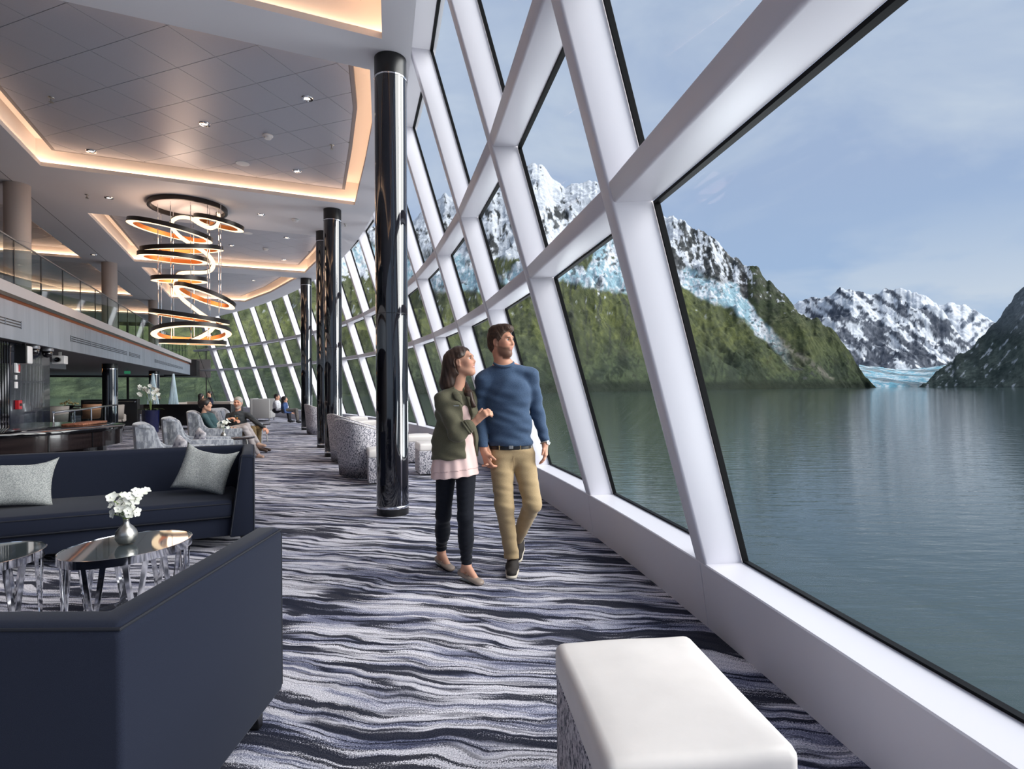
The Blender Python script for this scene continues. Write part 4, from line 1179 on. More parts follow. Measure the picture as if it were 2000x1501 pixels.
M['blue_gloss'] = mat('blue_gloss', (26, 30, 66), .06, coat=.6)
MB().lathe([(.2, 0), (.22, .02), (.25, .7), (.26, .72), (.235, .72), (.22, .6), (0, .6)], n=36).build('body', M['blue_gloss'], pot, smooth=True)
orc = thing('orchid_plant', 'tall white orchid plant in the glossy blue black pot', 'plant', (g.x + .05, g.y - .6, .6))
M['leaf'] = mat('orchid_leaf', (70, 92, 52), .45)
for k in range(7):
    a = k * .9; L_ = .34; pts = []
    for f, ww in ((0, .3), (.35, 1), (.75, .8), (1, .1)):
        for s in (-1, 0, 1):
            x = .05 + L_ * f; y = s * .05 * ww; z = .1 + .22 * f - .2 * f * f + (.01 if s else 0)
            pts.append((x * math.cos(a) - y * math.sin(a), x * math.sin(a) + y * math.cos(a), z))
    MB().add(pts, [(3 * i + j, 3 * i + j + 1, 3 * i + j + 4, 3 * i + j + 3) for i in range(3) for j in range(2)]).build('leaf', M['leaf'], orc, smooth='all', fixn=False)
rr = random.Random(11); fme = flower_mesh(.06)
fm = None
for k in range(4):
    a = k * 1.6 + .3; top = Vector((.2 * math.cos(a), .2 * math.sin(a), .66 + .05 * k))
    MB().tube([(0, 0, .05), (.04 * math.cos(a), .04 * math.sin(a), .4), top * .8 + Vector((0, 0, .16)), top], .008, 5).build('stem', M['stem'], orc)
    for q in range(6):
        p = top + Vector((rr.uniform(-.14, .14), rr.uniform(-.14, .14), rr.uniform(-.2, .12)))
        if fm is None: f = fme.build('flower', M['petal'], orc, smooth='all', fixn=False); fm = f.data
        else:
            f = bpy.data.objects.new('flower', fm); COL.objects.link(f); f.parent = orc
        d = Vector((rr.uniform(-.5, .7), rr.uniform(-1, -.3), rr.uniform(-.2, .5)))
        f.matrix_local = Matrix.Translation(p) @ d.to_track_quat('Z', 'Y').to_matrix().to_4x4()

# ventilation slots along the gallery fascia
M['slot'] = mat('vent_slot', (28, 32, 40), .5)
def vent(label, va, vb, z0=2.36, rows=3):
    t = thing('air_grille', label, 'vent', (UF, (va + vb) / 2, z0), group='black air slots in the gallery fascia')
    w = (vb - va) / 2
    for k in range(rows): rbox((-.004, -w, -.045 + .04 * k), (.006, w, -.03 + .04 * k)).build('slot', M['slot'], t)
    nn = max(2, int((vb - va) / .45))
    for k in range(nn + 1):
        y = -w + 2 * w * k / nn; rbox((-.004, y - .005, -.05), (.009, y + .005, .055)).build('divider', M['fascia'], t)
    rbox((-.004, -w - .015, -.055), (.008, -w - .004, .06)).build('frame_end', M['slot'], t); rbox((-.004, w + .004, -.055), (.008, w + .015, .06)).build('frame_end', M['slot'], t)
vent('black three line air grille in the gallery fascia, at the picture edge', 9.0, 10.75, 2.36)
vent('long black three line air grille in the middle of the gallery fascia', 13.25, 18.3, 2.36)
vent('short black air grille right after the long one on the fascia', 18.7, 20.2, 2.36)
vent('faint far air grille near the end of the gallery fascia', 23.0, 31.0, 2.36)

# ---------------------------------------------------------------- ceiling fittings
M['lamp'] = emit_mat('downlight_glow', (255, 232, 205), 9.0)
def downlight(px, py, z, label):
    p = ground(px, py, z)
    t = thing('downlight', label, 'light', (p.x, p.y, z), group='round recessed ceiling downlights')
    MB().lathe([(.036, -.001), (.05, -.014), (.072, -.012), (.078, -.001)], n=28).build('trim_ring', M['chrome'], t, smooth=True)
    MB().lathe([(0, -.004), (.036, -.004)], n=20).build('lens', M['lamp'], t)
for px, py, z, lab in ((600, 192, ZRAFT, 'downlight in the nearest whole ceiling bay, closest to the black column'), (400, 242, ZRAFT, 'downlight in the middle of the nearest whole ceiling bay'),
        (178, 295, ZRAFT, 'downlight in the nearest whole ceiling bay, close to its corner by the picture edge'), (580, 334, ZRAFT, 'downlight near the far cove of the nearest whole ceiling bay'),
        (213, 386, ZC, 'downlight on the plain strip beside the chandelier, next to a sprinkler'), (510, 419, ZC, 'downlight on the plain strip just right of the chandelier canopy'),
        (452, 479, ZRAFT, 'downlight in the second ceiling bay, nearest the chandelier rings'), (560, 464, ZRAFT, 'downlight in the second ceiling bay, nearest the columns'),
        (554, 507, ZRAFT, 'downlight near the far cove of the second ceiling bay'), (183, 497, ZC, 'unlit looking downlight on the beam by the middle gallery column'), (495, 547, ZRAFT, 'downlight in the far third ceiling bay')):
    downlight(px, py, z, lab)
def sprinkler(px, py, z, label):
    p = ground(px, py, z); t = thing('sprinkler', label, 'sprinkler', (p.x, p.y, z), group='ceiling sprinklers')
    MB().lathe([(.035, -.001), (.03, -.008), (.01, -.012), (.01, -.05), (.016, -.055), (0, -.058)], n=14).build('body', M['steel'], t, smooth=True)
    MB().lathe([(.028, -.062), (.028, -.066), (0, -.066)], n=14).build('deflector', M['steel'], t)
for px, py, z, lab in ((100, 190, ZRAFT, 'sprinkler at the picture edge of the nearest whole ceiling bay'), (648, 283, ZRAFT, 'sprinkler near the bright cove by the black column'), (170, 380, ZC, 'sprinkler on the plain strip beside a downlight'),
        (302, 465, ZRAFT, 'sprinkler in the second bay behind the chandelier'), (674, 437, ZC, 'sprinkler on the soffit right of the second black column')):
    sprinkler(px, py, z, lab)
def detector(px, py, z, label, speaker=False):
    p = ground(px, py, z)
    t = thing('ceiling_speaker' if speaker else 'smoke_detector', label, 'speaker' if speaker else 'detector', (p.x, p.y, z))
    if speaker:
        MB().lathe([(.11, -.001), (.108, -.008), (.095, -.01)], n=32).build('rim', M['white_plastic'], t, smooth=True); MB().lathe([(.095, -.006), (0, -.009)], n=32).build('grille', M['raft'], t, smooth=True)
    else:
        MB().lathe([(.075, -.001), (.075, -.02), (.065, -.03)], n=28).build('base', M['white_plastic'], t, smooth=True); MB().lathe([(.055, -.028), (.05, -.055), (.03, -.062), (0, -.062)], n=24).build('sensor_head', M['white_plastic'], t, smooth=True)
detector(523, 264, ZRAFT, 'white smoke detector in the nearest whole ceiling bay')
detector(474, 319, ZRAFT, 'round flush loudspeaker in the nearest whole ceiling bay', True)
detector(577, 428, ZC, 'smoke detector on the plain strip near the columns')
detector(519, 485, ZRAFT, 'smoke detector in the second ceiling bay')
detector(484, 455, ZRAFT, 'round flush loudspeaker in the second ceiling bay', True)

# ---------------------------------------------------------------- chandelier
M['bronze'] = mat('bronze_inner', (176, 104, 50), .35, metal=.7)
M['ring_dark'] = mat('dark_bronze', (46, 40, 38), .35, metal=.4)
M['ring_led'] = emit_mat('ring_led', (255, 224, 184), 2.0)
chp = ground(368, 402, ZC)
ch = thing('chandelier', 'tall chandelier of stacked glowing rings and a winding ribbon', 'chandelier', (chp.x, chp.y, ZC), -YAW)
CY0 = SA * chp.x + CA * chp.y; CX0 = CA * chp.x - SA * chp.y
def chl(px, py, dY=0.0):
    Y = CY0 + dY; dx = px - 1000; dy = py - CY; x2 = dx - ROLL * dy; y2 = dy + ROLL * dx
    return Vector((x2 / FPX * Y - CX0, dY, EYE - y2 / FPX * Y - ZC))
def ring_parts(c, R, tilt, canopy=False, pitch=0.0):
    mt = Matrix.Translation(c) @ Matrix.Rotation(tilt, 4, 'Y') @ Matrix.Rotation(pitch, 4, 'X')
    w, h = (.05, .085) if canopy else (.11, .085)
    n = 72
    def rings(prof): return [[Vector((r * math.cos(2 * math.pi * k / n), r * math.sin(2 * math.pi * k / n), z)) for k in range(n)] for r, z in prof]
    o = MB().loft(rings([(R, -h / 2 + .004), (R, h / 2), (R - w, h / 2)]), cap=False).build('canopy' if canopy else 'ring', M['ring_dark'], ch, smooth=True, fixn=False, matrix=mt)
    MB().loft(rings([(R - w, h / 2), (R - w, -h / 2 + .004)]), cap=False).build('inner_band', M['bronze'] if not canopy else M['ring_dark'], o, smooth='all', fixn=False)
    MB().loft(rings([(R - w, -h / 2 + .004), (R - w + .01, -h / 2), (R - .01, -h / 2), (R, -h / 2 + .004)]), cap=False).build('light_strip', M['ring_led'] if not canopy else M['ring_dark'], o, smooth='all', fixn=False)
    return o
ring_parts(Vector((0, 0, -.046)), .70, 0, True)
def ring_px(l, r, dY=0.0, pitch=0.0):
    a, b = chl(*l, dY), chl(*r, dY); c = (a + b) / 2; d = b - a
    ring_parts(c, d.length / 2, -math.atan2(d.z, d.x), pitch=pitch)
ring_px((262, 438), (406, 463), -.25); ring_px((384, 427), (472, 444), -.05)
ring_px((286, 489), (428, 483), 0, .17); ring_px((279, 500), (400, 506), -.3, .06)
ring_px((303, 546), (400, 545), -.1, .08); ring_px((347, 564), (455, 592), .05, -.2)
ring_px((303, 610), (441, 628), .1); ring_px((307, 657), (444, 641), -.1, -.12); ring_px((320, 667), (436, 669), .15, .04)
def catmull(P, n=10):
    out = []
    for i in range(len(P) - 1):
        p0, p1, p2, p3 = P[max(i - 1, 0)], P[i], P[i + 1], P[min(i + 2, len(P) - 1)]
        for k in range(n):
            t = k / n
            out.append(.5 * ((2 * p1) + (p2 - p0) * t + (2 * p0 - 5 * p1 + 4 * p2 - p3) * t * t + (3 * p1 - p0 - 3 * p2 + p3) * t ** 3))
    out.append(P[-1]); return out
rib = [(426, 418, .2), (425, 437, -.1), (412, 445, -.35), (392, 438, -.3), (372, 426, -.2), (352, 424, 0), (337, 431, .2), (338, 446, .25), (352, 462, .1), (374, 477, -.1), (395, 489, -.2), (411, 503, -.2), (417, 516, 0), (411, 528, .25), (394, 532, .4), (370, 532, .3), (350, 535, .1),
       (343, 548, -.1), (344, 566, -.15), (356, 583, -.05), (374, 598, .1), (394, 613, .2), (412, 625, .2), (419, 634, .15), (412, 645, 0), (397, 655, -.1), (382, 662, -.15), (366, 669, -.1)]
cp_ = catmull([chl(*p) for p in rib])
rb = MB().tube(cp_, .038, 10).build('ribbon', M['ring_led'], ch, smooth='all')
MB().tube([p + Vector((-.028, .012, .03)) for p in cp_], .024, 6).build('ribbon_edge', M['ring_dark'], rb, smooth='all')
for zz, en in ((-.7, 42), (-1.5, 34), (-2.5, 26)):
    pl_ = bpy.data.lights.new('chandelier_glow', 'POINT'); pl_.energy = en; pl_.color = (1.0, .70, .5); pl_.shadow_soft_size = .35
    po = bpy.data.objects.new('chandelier_glow', pl_); COL.objects.link(po); po.parent = ch; po.location = (-.05, 0, zz)
for px, y1, dY in ((308, 655, -.2), (314, 660, .2), (333, 665, -.35), (338, 662, .3), (372, 668, -.3), (378, 664, .35), (405, 660, -.25), (409, 668, .1), (427, 640, .15), (431, 600, -.15)):
    a = chl(px, 398, dY); a.z = -.02; b = chl(px + 2, y1, dY); b.x = a.x
    MB().tube([a, b], .0075, 6).build('suspension_rod', M['chrome'], ch)
# ---------------------------------------------------------------- people: smooth bodies from blended volumes
def V3(*a): return np.array(a, float)
def unit(v): v = np.asarray(v, float); return v / np.linalg.norm(v)
def rc(a, b, ra, rb, k=.02, op='+', flat=None): return ('rc', np.array(a, float), np.array(b, float), ra, rb, k, op, flat)
def el(c, r, R=None, k=.02, op='+'): return ('el', np.array(c, float), np.array(r, float), (np.eye(3) if R is None else np.array(R, float)), 0, k, op, None)
def cut(p, n): return ('cut', np.array(p, float), unit(n), 0, 0, 0, '^', None)      # keeps the side the normal points away from
def frame(f, up=(0, 0, 1)):
    f = unit(f); l = unit(np.cross(up, f)); u = np.cross(f, l); return np.array([f, l, u])   # rows: forward, left, up

def sdf_mesh(prims, h):
    lo = np.full(3, 1e9); hi = -lo
    for p in prims:
        if p[6] != '+': continue
        if p[0] == 'rc': r = max(p[3], p[4]); lo = np.minimum(lo, np.minimum(p[1], p[2]) - r); hi = np.maximum(hi, np.maximum(p[1], p[2]) + r)
        else: r = p[2].max(); lo = np.minimum(lo, p[1] - r); hi = np.maximum(hi, p[1] + r)
    lo -= 3 * h; hi += 3 * h
    n = np.ceil((hi - lo) / h).astype(int) + 1
    S = np.full(n, .5, np.float32)
    ax = [lo[i] + h * np.arange(n[i]) for i in range(3)]
    for p in prims:
        t, k, op = p[0], p[5], p[6]
        if t == 'cut':
            d = (ax[0][:, None, None] - p[1][0]) * p[2][0] + (ax[1][None, :, None] - p[1][1]) * p[2][1] + (ax[2][None, None, :] - p[1][2]) * p[2][2]
            S = np.maximum(S, d.astype(np.float32)); continue
        if t == 'rc': r = max(p[3], p[4]); a_ = np.minimum(p[1], p[2]) - r; b_ = np.maximum(p[1], p[2]) + r
        else: r = p[2].max(); a_ = p[1] - r; b_ = p[1] + r
        mg = k + 3 * h
        i0 = np.clip(((a_ - mg - lo) / h).astype(int), 0, n - 1); i1 = np.clip(((b_ + mg - lo) / h).astype(int) + 2, 1, n)
        if np.any(i1 <= i0): continue
        sl = tuple(slice(i0[i], i1[i]) for i in range(3))
        x = ax[0][sl[0]][:, None, None]; y = ax[1][sl[1]][None, :, None]; z = ax[2][sl[2]][None, None, :]
        if t == 'rc':
            A, B, ra, rb, fl = p[1], p[2], p[3], p[4], p[7]
            d = B - A; L2 = max(d @ d, 1e-9)
            px, py, pz = x - A[0], y - A[1], z - A[2]
            tt = np.clip((px * d[0] + py * d[1] + pz * d[2]) / L2, 0, 1)
            qx, qy, qz = px - tt * d[0], py - tt * d[1], pz - tt * d[2]
            q2 = qx * qx + qy * qy + qz * qz
            if fl is not None:
                nn, s = fl; dn = qx * nn[0] + qy * nn[1] + qz * nn[2]; q2 = q2 + dn * dn * (1 / (s * s) - 1)
            D = np.sqrt(q2) - (ra + (rb - ra) * tt)
        else:
            c, r3, R = p[1], p[2], p[3]; px, py, pz = x - c[0], y - c[1], z - c[2]
            u = [(R[i][0] * px + R[i][1] * py + R[i][2] * pz) for i in range(3)]
            k0 = np.sqrt(sum((u[i] / r3[i]) ** 2 for i in range(3))); k1 = np.sqrt(sum((u[i] / r3[i] ** 2) ** 2 for i in range(3))) + 1e-9
            D = k0 * (k0 - 1) / k1
        D = D.astype(np.float32); G = S[sl]
        if op == '+':
            hh = np.maximum(k - np.abs(G - D), 0) / k; S[sl] = np.minimum(G, D) - hh * hh * k * .25
        else:
            D = -D; hh = np.maximum(k - np.abs(G - D), 0) / k; S[sl] = np.maximum(G, D) + hh * hh * k * .25
    # surface nets
    ins = S < 0
    c = np.zeros(n - 1, np.uint8)
    for i in (0, 1):
        for j in (0, 1):
            for k_ in (0, 1): c += ins[i:n[0] - 1 + i, j:n[1] - 1 + j, k_:n[2] - 1 + k_]
    act = (c > 0) & (c < 8); I = np.argwhere(act)
    vid = np.full(n - 1, -1, np.int64); vid[act] = np.arange(len(I))
    cs = [(i, j, k_) for i in (0, 1) for j in (0, 1) for k_ in (0, 1)]
    val = np.stack([S[I[:, 0] + q[0], I[:, 1] + q[1], I[:, 2] + q[2]] for q in cs], 1)
    acc = np.zeros((len(I), 3)); cnt = np.zeros(len(I))
    for a in range(8):
        for b in range(a + 1, 8):
            da = np.abs(np.array(cs[a]) - np.array(cs[b]))
            if da.sum() != 1: continue
            va, vb = val[:, a], val[:, b]; m = (va < 0) != (vb < 0)
            t = np.where(m, va / np.where(m, va - vb, 1), 0)[:, None]
            pt = np.array(cs[a]) + t * (np.array(cs[b]) - np.array(cs[a]))
            acc += pt * m[:, None]; cnt += m
    co = lo + h * (I + acc / cnt[:, None])
    quads = []
    for ax_ in range(3):
        o1, o2 = (ax_ + 1) % 3, (ax_ + 2) % 3
        sa = [slice(None)] * 3; sb = [slice(None)] * 3; sa[ax_] = slice(0, -1); sb[ax_] = slice(1, None)
        ch_ = ins[tuple(sa)] != ins[tuple(sb)]
        E_ = np.argwhere(ch_); E_ = E_[(E_[:, o1] > 0) & (E_[:, o2] > 0) & (E_[:, o1] < n[o1] - 1) & (E_[:, o2] < n[o2] - 1)]
        fl = ins[tuple(sa)][E_[:, 0], E_[:, 1], E_[:, 2]]
        def cell(d1, d2):
            e = E_.copy(); e[:, o1] -= d1; e[:, o2] -= d2; return vid[e[:, 0], e[:, 1], e[:, 2]]
        q = np.stack([cell(1, 1), cell(0, 1), cell(0, 0), cell(1, 0)], 1)
        q[~fl] = q[~fl][:, ::-1]; quads.append(q)
    q = np.concatenate(quads); q = q[(q >= 0).all(1)]
    return co, q
def vnormals(co, q):
    fn = np.cross(co[q[:, 2]] - co[q[:, 0]], co[q[:, 3]] - co[q[:, 1]]); N_ = np.zeros_like(co)
    for i in range(4): np.add.at(N_, q[:, i], fn)
    return N_ / (np.linalg.norm(N_, axis=1, keepdims=True) + 1e-12)
def sdf_obj(name, prims, h, matn, parent, base, disp=None, colour=None):
    co, q = sdf_mesh(prims, h)
    if disp is not None: co = co + vnormals(co, q) * disp(co)[:, None]
    me = mesh_np(name, co - base, q)
    if colour is not None:
        ca = me.color_attributes.new('tone', 'FLOAT_COLOR', 'POINT'); c4 = np.ones((len(co), 4), np.float32); c4[:, :3] = colour(co); ca.data.foreach_set('color', c4.ravel())
    return link(name, me, matn, parent, smooth='all')

def attr_mat(name, attr, rough, spec=.4, sss=0.0):
    m = bpy.data.materials.new(name); m.use_nodes = True; nt = m.node_tree; b = nt.nodes['Principled BSDF']
    a = nt.nodes.new('ShaderNodeAttribute'); a.attribute_name = attr; nt.links.new(a.outputs['Color'], b.inputs['Base Color'])
    b.inputs['Roughness'].default_value = rough; b.inputs['Specular IOR Level'].default_value = spec
    if sss: b.inputs['Subsurface Weight'].default_value = sss; b.inputs['Subsurface Radius'].default_value = (.012, .005, .003); b.inputs['Subsurface Scale'].default_value = .6
    return m
M['skin'] = attr_mat('skin', 'tone', .5, .35)
def cloth(name, col, col2=None, sc_=420, b=.35): return mat(name, col, .85, spec=.2, sheen=.15, bump=(sc_, b, .0015), vary=((col2, sc_ * .6, .35, .65, 3) if col2 else None))
M['eye_white'] = mat('eye_white', (232, 228, 224), .2); M['iris'] = mat('iris', (58, 44, 34), .15)
M['hair_dark'] = mat('hair_dark_brown', (44, 31, 25), .42, spec=.45, bump=((160, 160, 14), .5, .003), vary=((72, 50, 38), (110, 110, 9), .35, .7, 4))
M['hair_brown'] = mat('hair_brown', (58, 42, 32), .5, spec=.35, bump=(120, .6, .004), vary=((84, 60, 44), 60, .35, .7, 4))
M['hair_grey'] = mat('hair_grey', (160, 158, 154), .6, bump=(90, .5, .004))
M['hair_black'] = mat('hair_black', (32, 26, 26), .45, bump=(90, .4, .004))

def head_prims(c, F, s=1.0, female=False):
    """F: rows forward, left, up"""
    c = np.asarray(c); T = lambda x, y, z: c + s * (F[0] * x + F[1] * y + F[2] * z)
    j = .9 if female else 1.0
    P = [el(T(-.012, 0, .035), V3(.1, .078, .088) * s, F, .02), el(T(.03, 0, -.02), V3(.068, .062 * j, .085) * s, F, .03),
         rc(T(.03, 0, -.05), T(.062, 0, -.093), .045 * s * j, .026 * s * j, .03),
         rc(T(-.005, .05 * j, -.045), T(.058, .016, -.094), .02 * s, .018 * s, .025), rc(T(-.005, -.05 * j, -.045), T(.058, -.016, -.094), .02 * s, .018 * s, .025),
         rc(T(.082, -.034, .036), T(.082, .034, .036), .013 * s, .013 * s, .02),
         rc(T(.088, 0, .028), T(.108, 0, -.014), .008 * s, .0115 * s * j, .012), rc(T(.094, .011, -.02), T(.094, -.011, -.02), .0085 * s * j, .0085 * s * j, .01),
         el(T(.064, .042, -.012), V3(.026, .022, .026) * s, F, .03), el(T(.064, -.042, -.012), V3(.026, .022, .026) * s, F, .03),
         el(T(.091, .031, .016), V3(.014, .017, .011) * s, F, .014, '-'), el(T(.091, -.031, .016), V3(.014, .017, .011) * s, F, .014, '-'),
         rc(T(.086, -.018, -.047), T(.086, .018, -.047), .0065 * s, .0065 * s, .008), rc(T(.085, -.015, -.059), T(.085, .015, -.059), .0075 * s, .0075 * s, .008),
         el(T(.074, 0, -.094), V3(.016, .019, .016) * s, F, .02)]
    for y in (1, -1):
        P += [el(T(-.006, y * .079, .0), V3(.019, .008, .032) * s, F, .008), el(T(-.002, y * .086, .002), V3(.01, .005, .02) * s, F, .006, '-'), el(T(.004, y * .077, -.027), V3(.009, .007, .01) * s, F, .006)]
    return P, T
def face_colour(c, F, s, skin, lips, brow, beard=None, blush=None, white_teeth=False):
    c = np.asarray(c)
    def f(co):
        q = (co - c) / s; x, y, z = q @ F[0], q @ F[1], q @ F[2]
        out = np.tile(lin(skin), (len(co), 1)); near = (np.abs(x) < .16) & (np.abs(y) < .12) & (np.abs(z) < .14)
        def put(w, col): 
            nonlocal out
            w = (w * near)[:, None]; out = out * (1 - w) + lin(col) * w
        if blush: put(.5 * np.exp(-(((np.abs(y) - .045) / .02) ** 2 + ((z + .018) / .02) ** 2)) * (x > .03), blush)
        if beard:
            line = np.clip((-.014 - .022 * np.clip(x / .06, 0, 1) - z) / .014, 0, 1) * np.clip((x + .004) / .02, 0, 1) * np.clip((z + .118 + .02 * (x > .03)) / .01, 0, 1)
            side = np.clip((x + .002) / .012, 0, 1) * np.clip((.03 - x) / .012, 0, 1) * (np.abs(y) > .055) * (z < .02)
            nosehole = 1 - np.exp(-((y / .03) ** 2 + ((z + .022) / .016) ** 2)) * (x > .075) * .7
            put(np.clip(np.maximum(line * nosehole, side * .8), 0, 1) * .8, beard)
        put(np.exp(-((y / .022) ** 4 + ((z + .053) / .0105) ** 4)) * (x > .07), lips)
        if white_teeth: put(np.exp(-((y / .018) ** 4 + ((z + .0535) / .0036) ** 2)) * (x > .07), (238, 232, 228))
        put(np.exp(-(((np.abs(y) - .032) / .019) ** 4 + ((z - .0355 + .1 * np.maximum(np.abs(y) - .03, 0)) / .0058) ** 4)) * (x > .05) * .9, brow)
        put(np.exp(-(((np.abs(y) - .031) / .017) ** 4 + ((z - .022) / .004) ** 4)) * (x > .05) * .55, brow)
        return out
    return f
def hand_prims(w, d, n, side, curl=.5, s=1.0, spread=1.0, thumb=.5, k=.008):
    """w wrist, d towards the fingers, n the palm normal, side towards the thumb"""
    w = np.asarray(w, float); d = unit(d); n = unit(np.asarray(n, float) - d * np.dot(n, d)); sd = unit(np.cross(d, n)); sd = sd if np.dot(sd, side) > 0 else -sd
    P = [rc(w - d * .03, w + d * .02, .026 * s, .025 * s, .02, flat=(n, .72))]
    for off, ln in ((.029, .070), (.010, .079), (-.009, .074), (-.027, .058)):
        b = w + d * .086 * s + sd * off * s
        P.append(rc(w + d * .015 * s + sd * off * .55 * s, b, .0155 * s, .0125 * s, .014))
        c1 = curl * (.8 + .12 * (.029 - off) / .056); d1 = unit(d * math.cos(c1) + n * math.sin(c1) + sd * off * 1.6 * spread)
        m = b + d1 * ln * .5 * s; c2 = c1 + curl * .9 + .1; d2 = unit(d * math.cos(c2) + n * math.sin(c2) + sd * off * .8 * spread); e = m + d2 * ln * .3 * s
        c3 = c2 + curl * .5; d3 = unit(d * math.cos(c3) + n * math.sin(c3)); g = e + d3 * ln * .24 * s
        P += [rc(b, m, .0098 * s, .0088 * s, k), rc(m, e, .0088 * s, .0082 * s, k), rc(e, g, .0082 * s, .0068 * s, k)]
    tb = w + d * .022 * s + sd * .022 * s; t1 = tb + unit(d * .65 + sd * .75 + n * thumb * .5) * .042 * s; t2 = t1 + unit(d * .85 + sd * .35 + n * thumb) * .036 * s
    P += [rc(w + d * .012, tb, .018 * s, .017 * s, .014), rc(tb, t1, .0145 * s, .0105 * s, .012), rc(t1, t2, .0105 * s, .008 * s, .006)]
    return P
def pc(px, py, Y):
    dx = px - 1000; dy = py - CY; x2 = dx - ROLL * dy; y2 = dy + ROLL * dx
    return V3(x2 / FPX * Y, Y, EYE - y2 / FPX * Y)
def person_root(name_label, base, group=None):
    w = cam(*base); t = thing('person', name_label, 'person', w, -YAW, group); return t, np.array(base, float)
def wr(amp, *waves):
    """soft cloth folds"""
    def f(co):
        s = np.zeros(len(co))
        for (fx, fy, fz, ph, a) in waves: s += a * np.sin(co[:, 0] * fx + co[:, 1] * fy + co[:, 2] * fz + ph + 1.3 * np.sin(co[:, 2] * 11 + co[:, 0] * 7))
        return amp * s
    return f
FOLD = ((30, 12, 62, .3, .5), (-42, 20, 38, 1.1, .4), (16, -30, 95, 2.0, .3))

def shoe(prims_parent, base, heel, toe, upper, sole, name='shoe', h=.006, tall=.075, w=.042, matu='black', mats='white_plastic', low=False):
    heel, toe = np.asarray(heel, float), np.asarray(toe, float); d = toe - heel; L_ = np.linalg.norm(d); dn = d / L_; up = V3(0, 0, 1); up = unit(up - dn * (up @ dn)); sd = np.cross(up, dn)
    P = lambda f, s, u: heel + d * f + sd * s + up * u
    if low:
        u_ = [rc(P(.1, 0, .022), P(.86, 0, .02), w * .72, w * .92, .02, flat=(up, .52)), rc(P(.02, 0, .03), P(.2, 0, .03), w * .62, w * .62, .02), rc(P(.55, 0, .028), P(.9, 0, .016), w * .85, w * .7, .02, flat=(up, .6)),
              el(P(.34, 0, .075), V3(L_ * .3, w * .62, .045), np.array([dn, sd, up]), .012, '-'), cut(heel - up * .004, -up)]
        o = sdf_obj(name, u_, h * .75, matu, prims_parent, base)
        MB().prism([(0, 0)] * 0 or [tuple((P(f, s * w * ww, 0) - base)[:2]) for f, s, ww in ((0, 0, 0), (.06, -1, .6), (.35, -1, .62), (.7, -1, .92), (.92, -1, .6), (1.0, 0, 0), (.92, 1, .6), (.7, 1, .92), (.35, 1, .62), (.06, 1, .6))], float(min(heel[2], toe[2]) - base[2]), float(min(heel[2], toe[2]) - base[2]) + .006).build('sole', mats, o)
        return o
    u_ = [rc(P(.12, 0, .05), P(.5, 0, .052), w * .88, w * .95, .03), rc(P(.45, 0, .045), P(.86, 0, .034), w * .98, w * .82, .03, flat=(up, .7)), rc(P(.16, 0, .07), P(.3, 0, tall + .025), w * .8, w * .8, .025),
          rc(P(.3, 0, tall), P(.62, 0, .06), w * .6, w * .55, .02), cut(P(0, 0, .018), -up)]
    o = sdf_obj(name, u_, h, matu, prims_parent, base)
    sl_ = [rc(P(.1, 0, .012), P(.45, 0, .012), w * .98, w * .98, .02, flat=(up, .42)), rc(P(.4, 0, .012), P(.88, 0, .012), w * 1.06, w * .9, .02, flat=(up, .42)), cut(P(0, 0, .027), up), cut(P(0, 0, .0), -up)]
    sdf_obj('sole', sl_, h, mats, o, base)
    if h < .0065:
        for k in range(5):
            f = .36 + .075 * k; z = tall + .018 - .012 * k
            MB().tube([P(f, -w * .5, z - .012) - base, P(f + .02, 0, z + .006) - base, P(f + .04, w * .5, z - .012) - base], .0032, 5).build('lace', M['lace'], o)
    return o
M['lace'] = mat('shoe_lace', (88, 80, 74), .7)

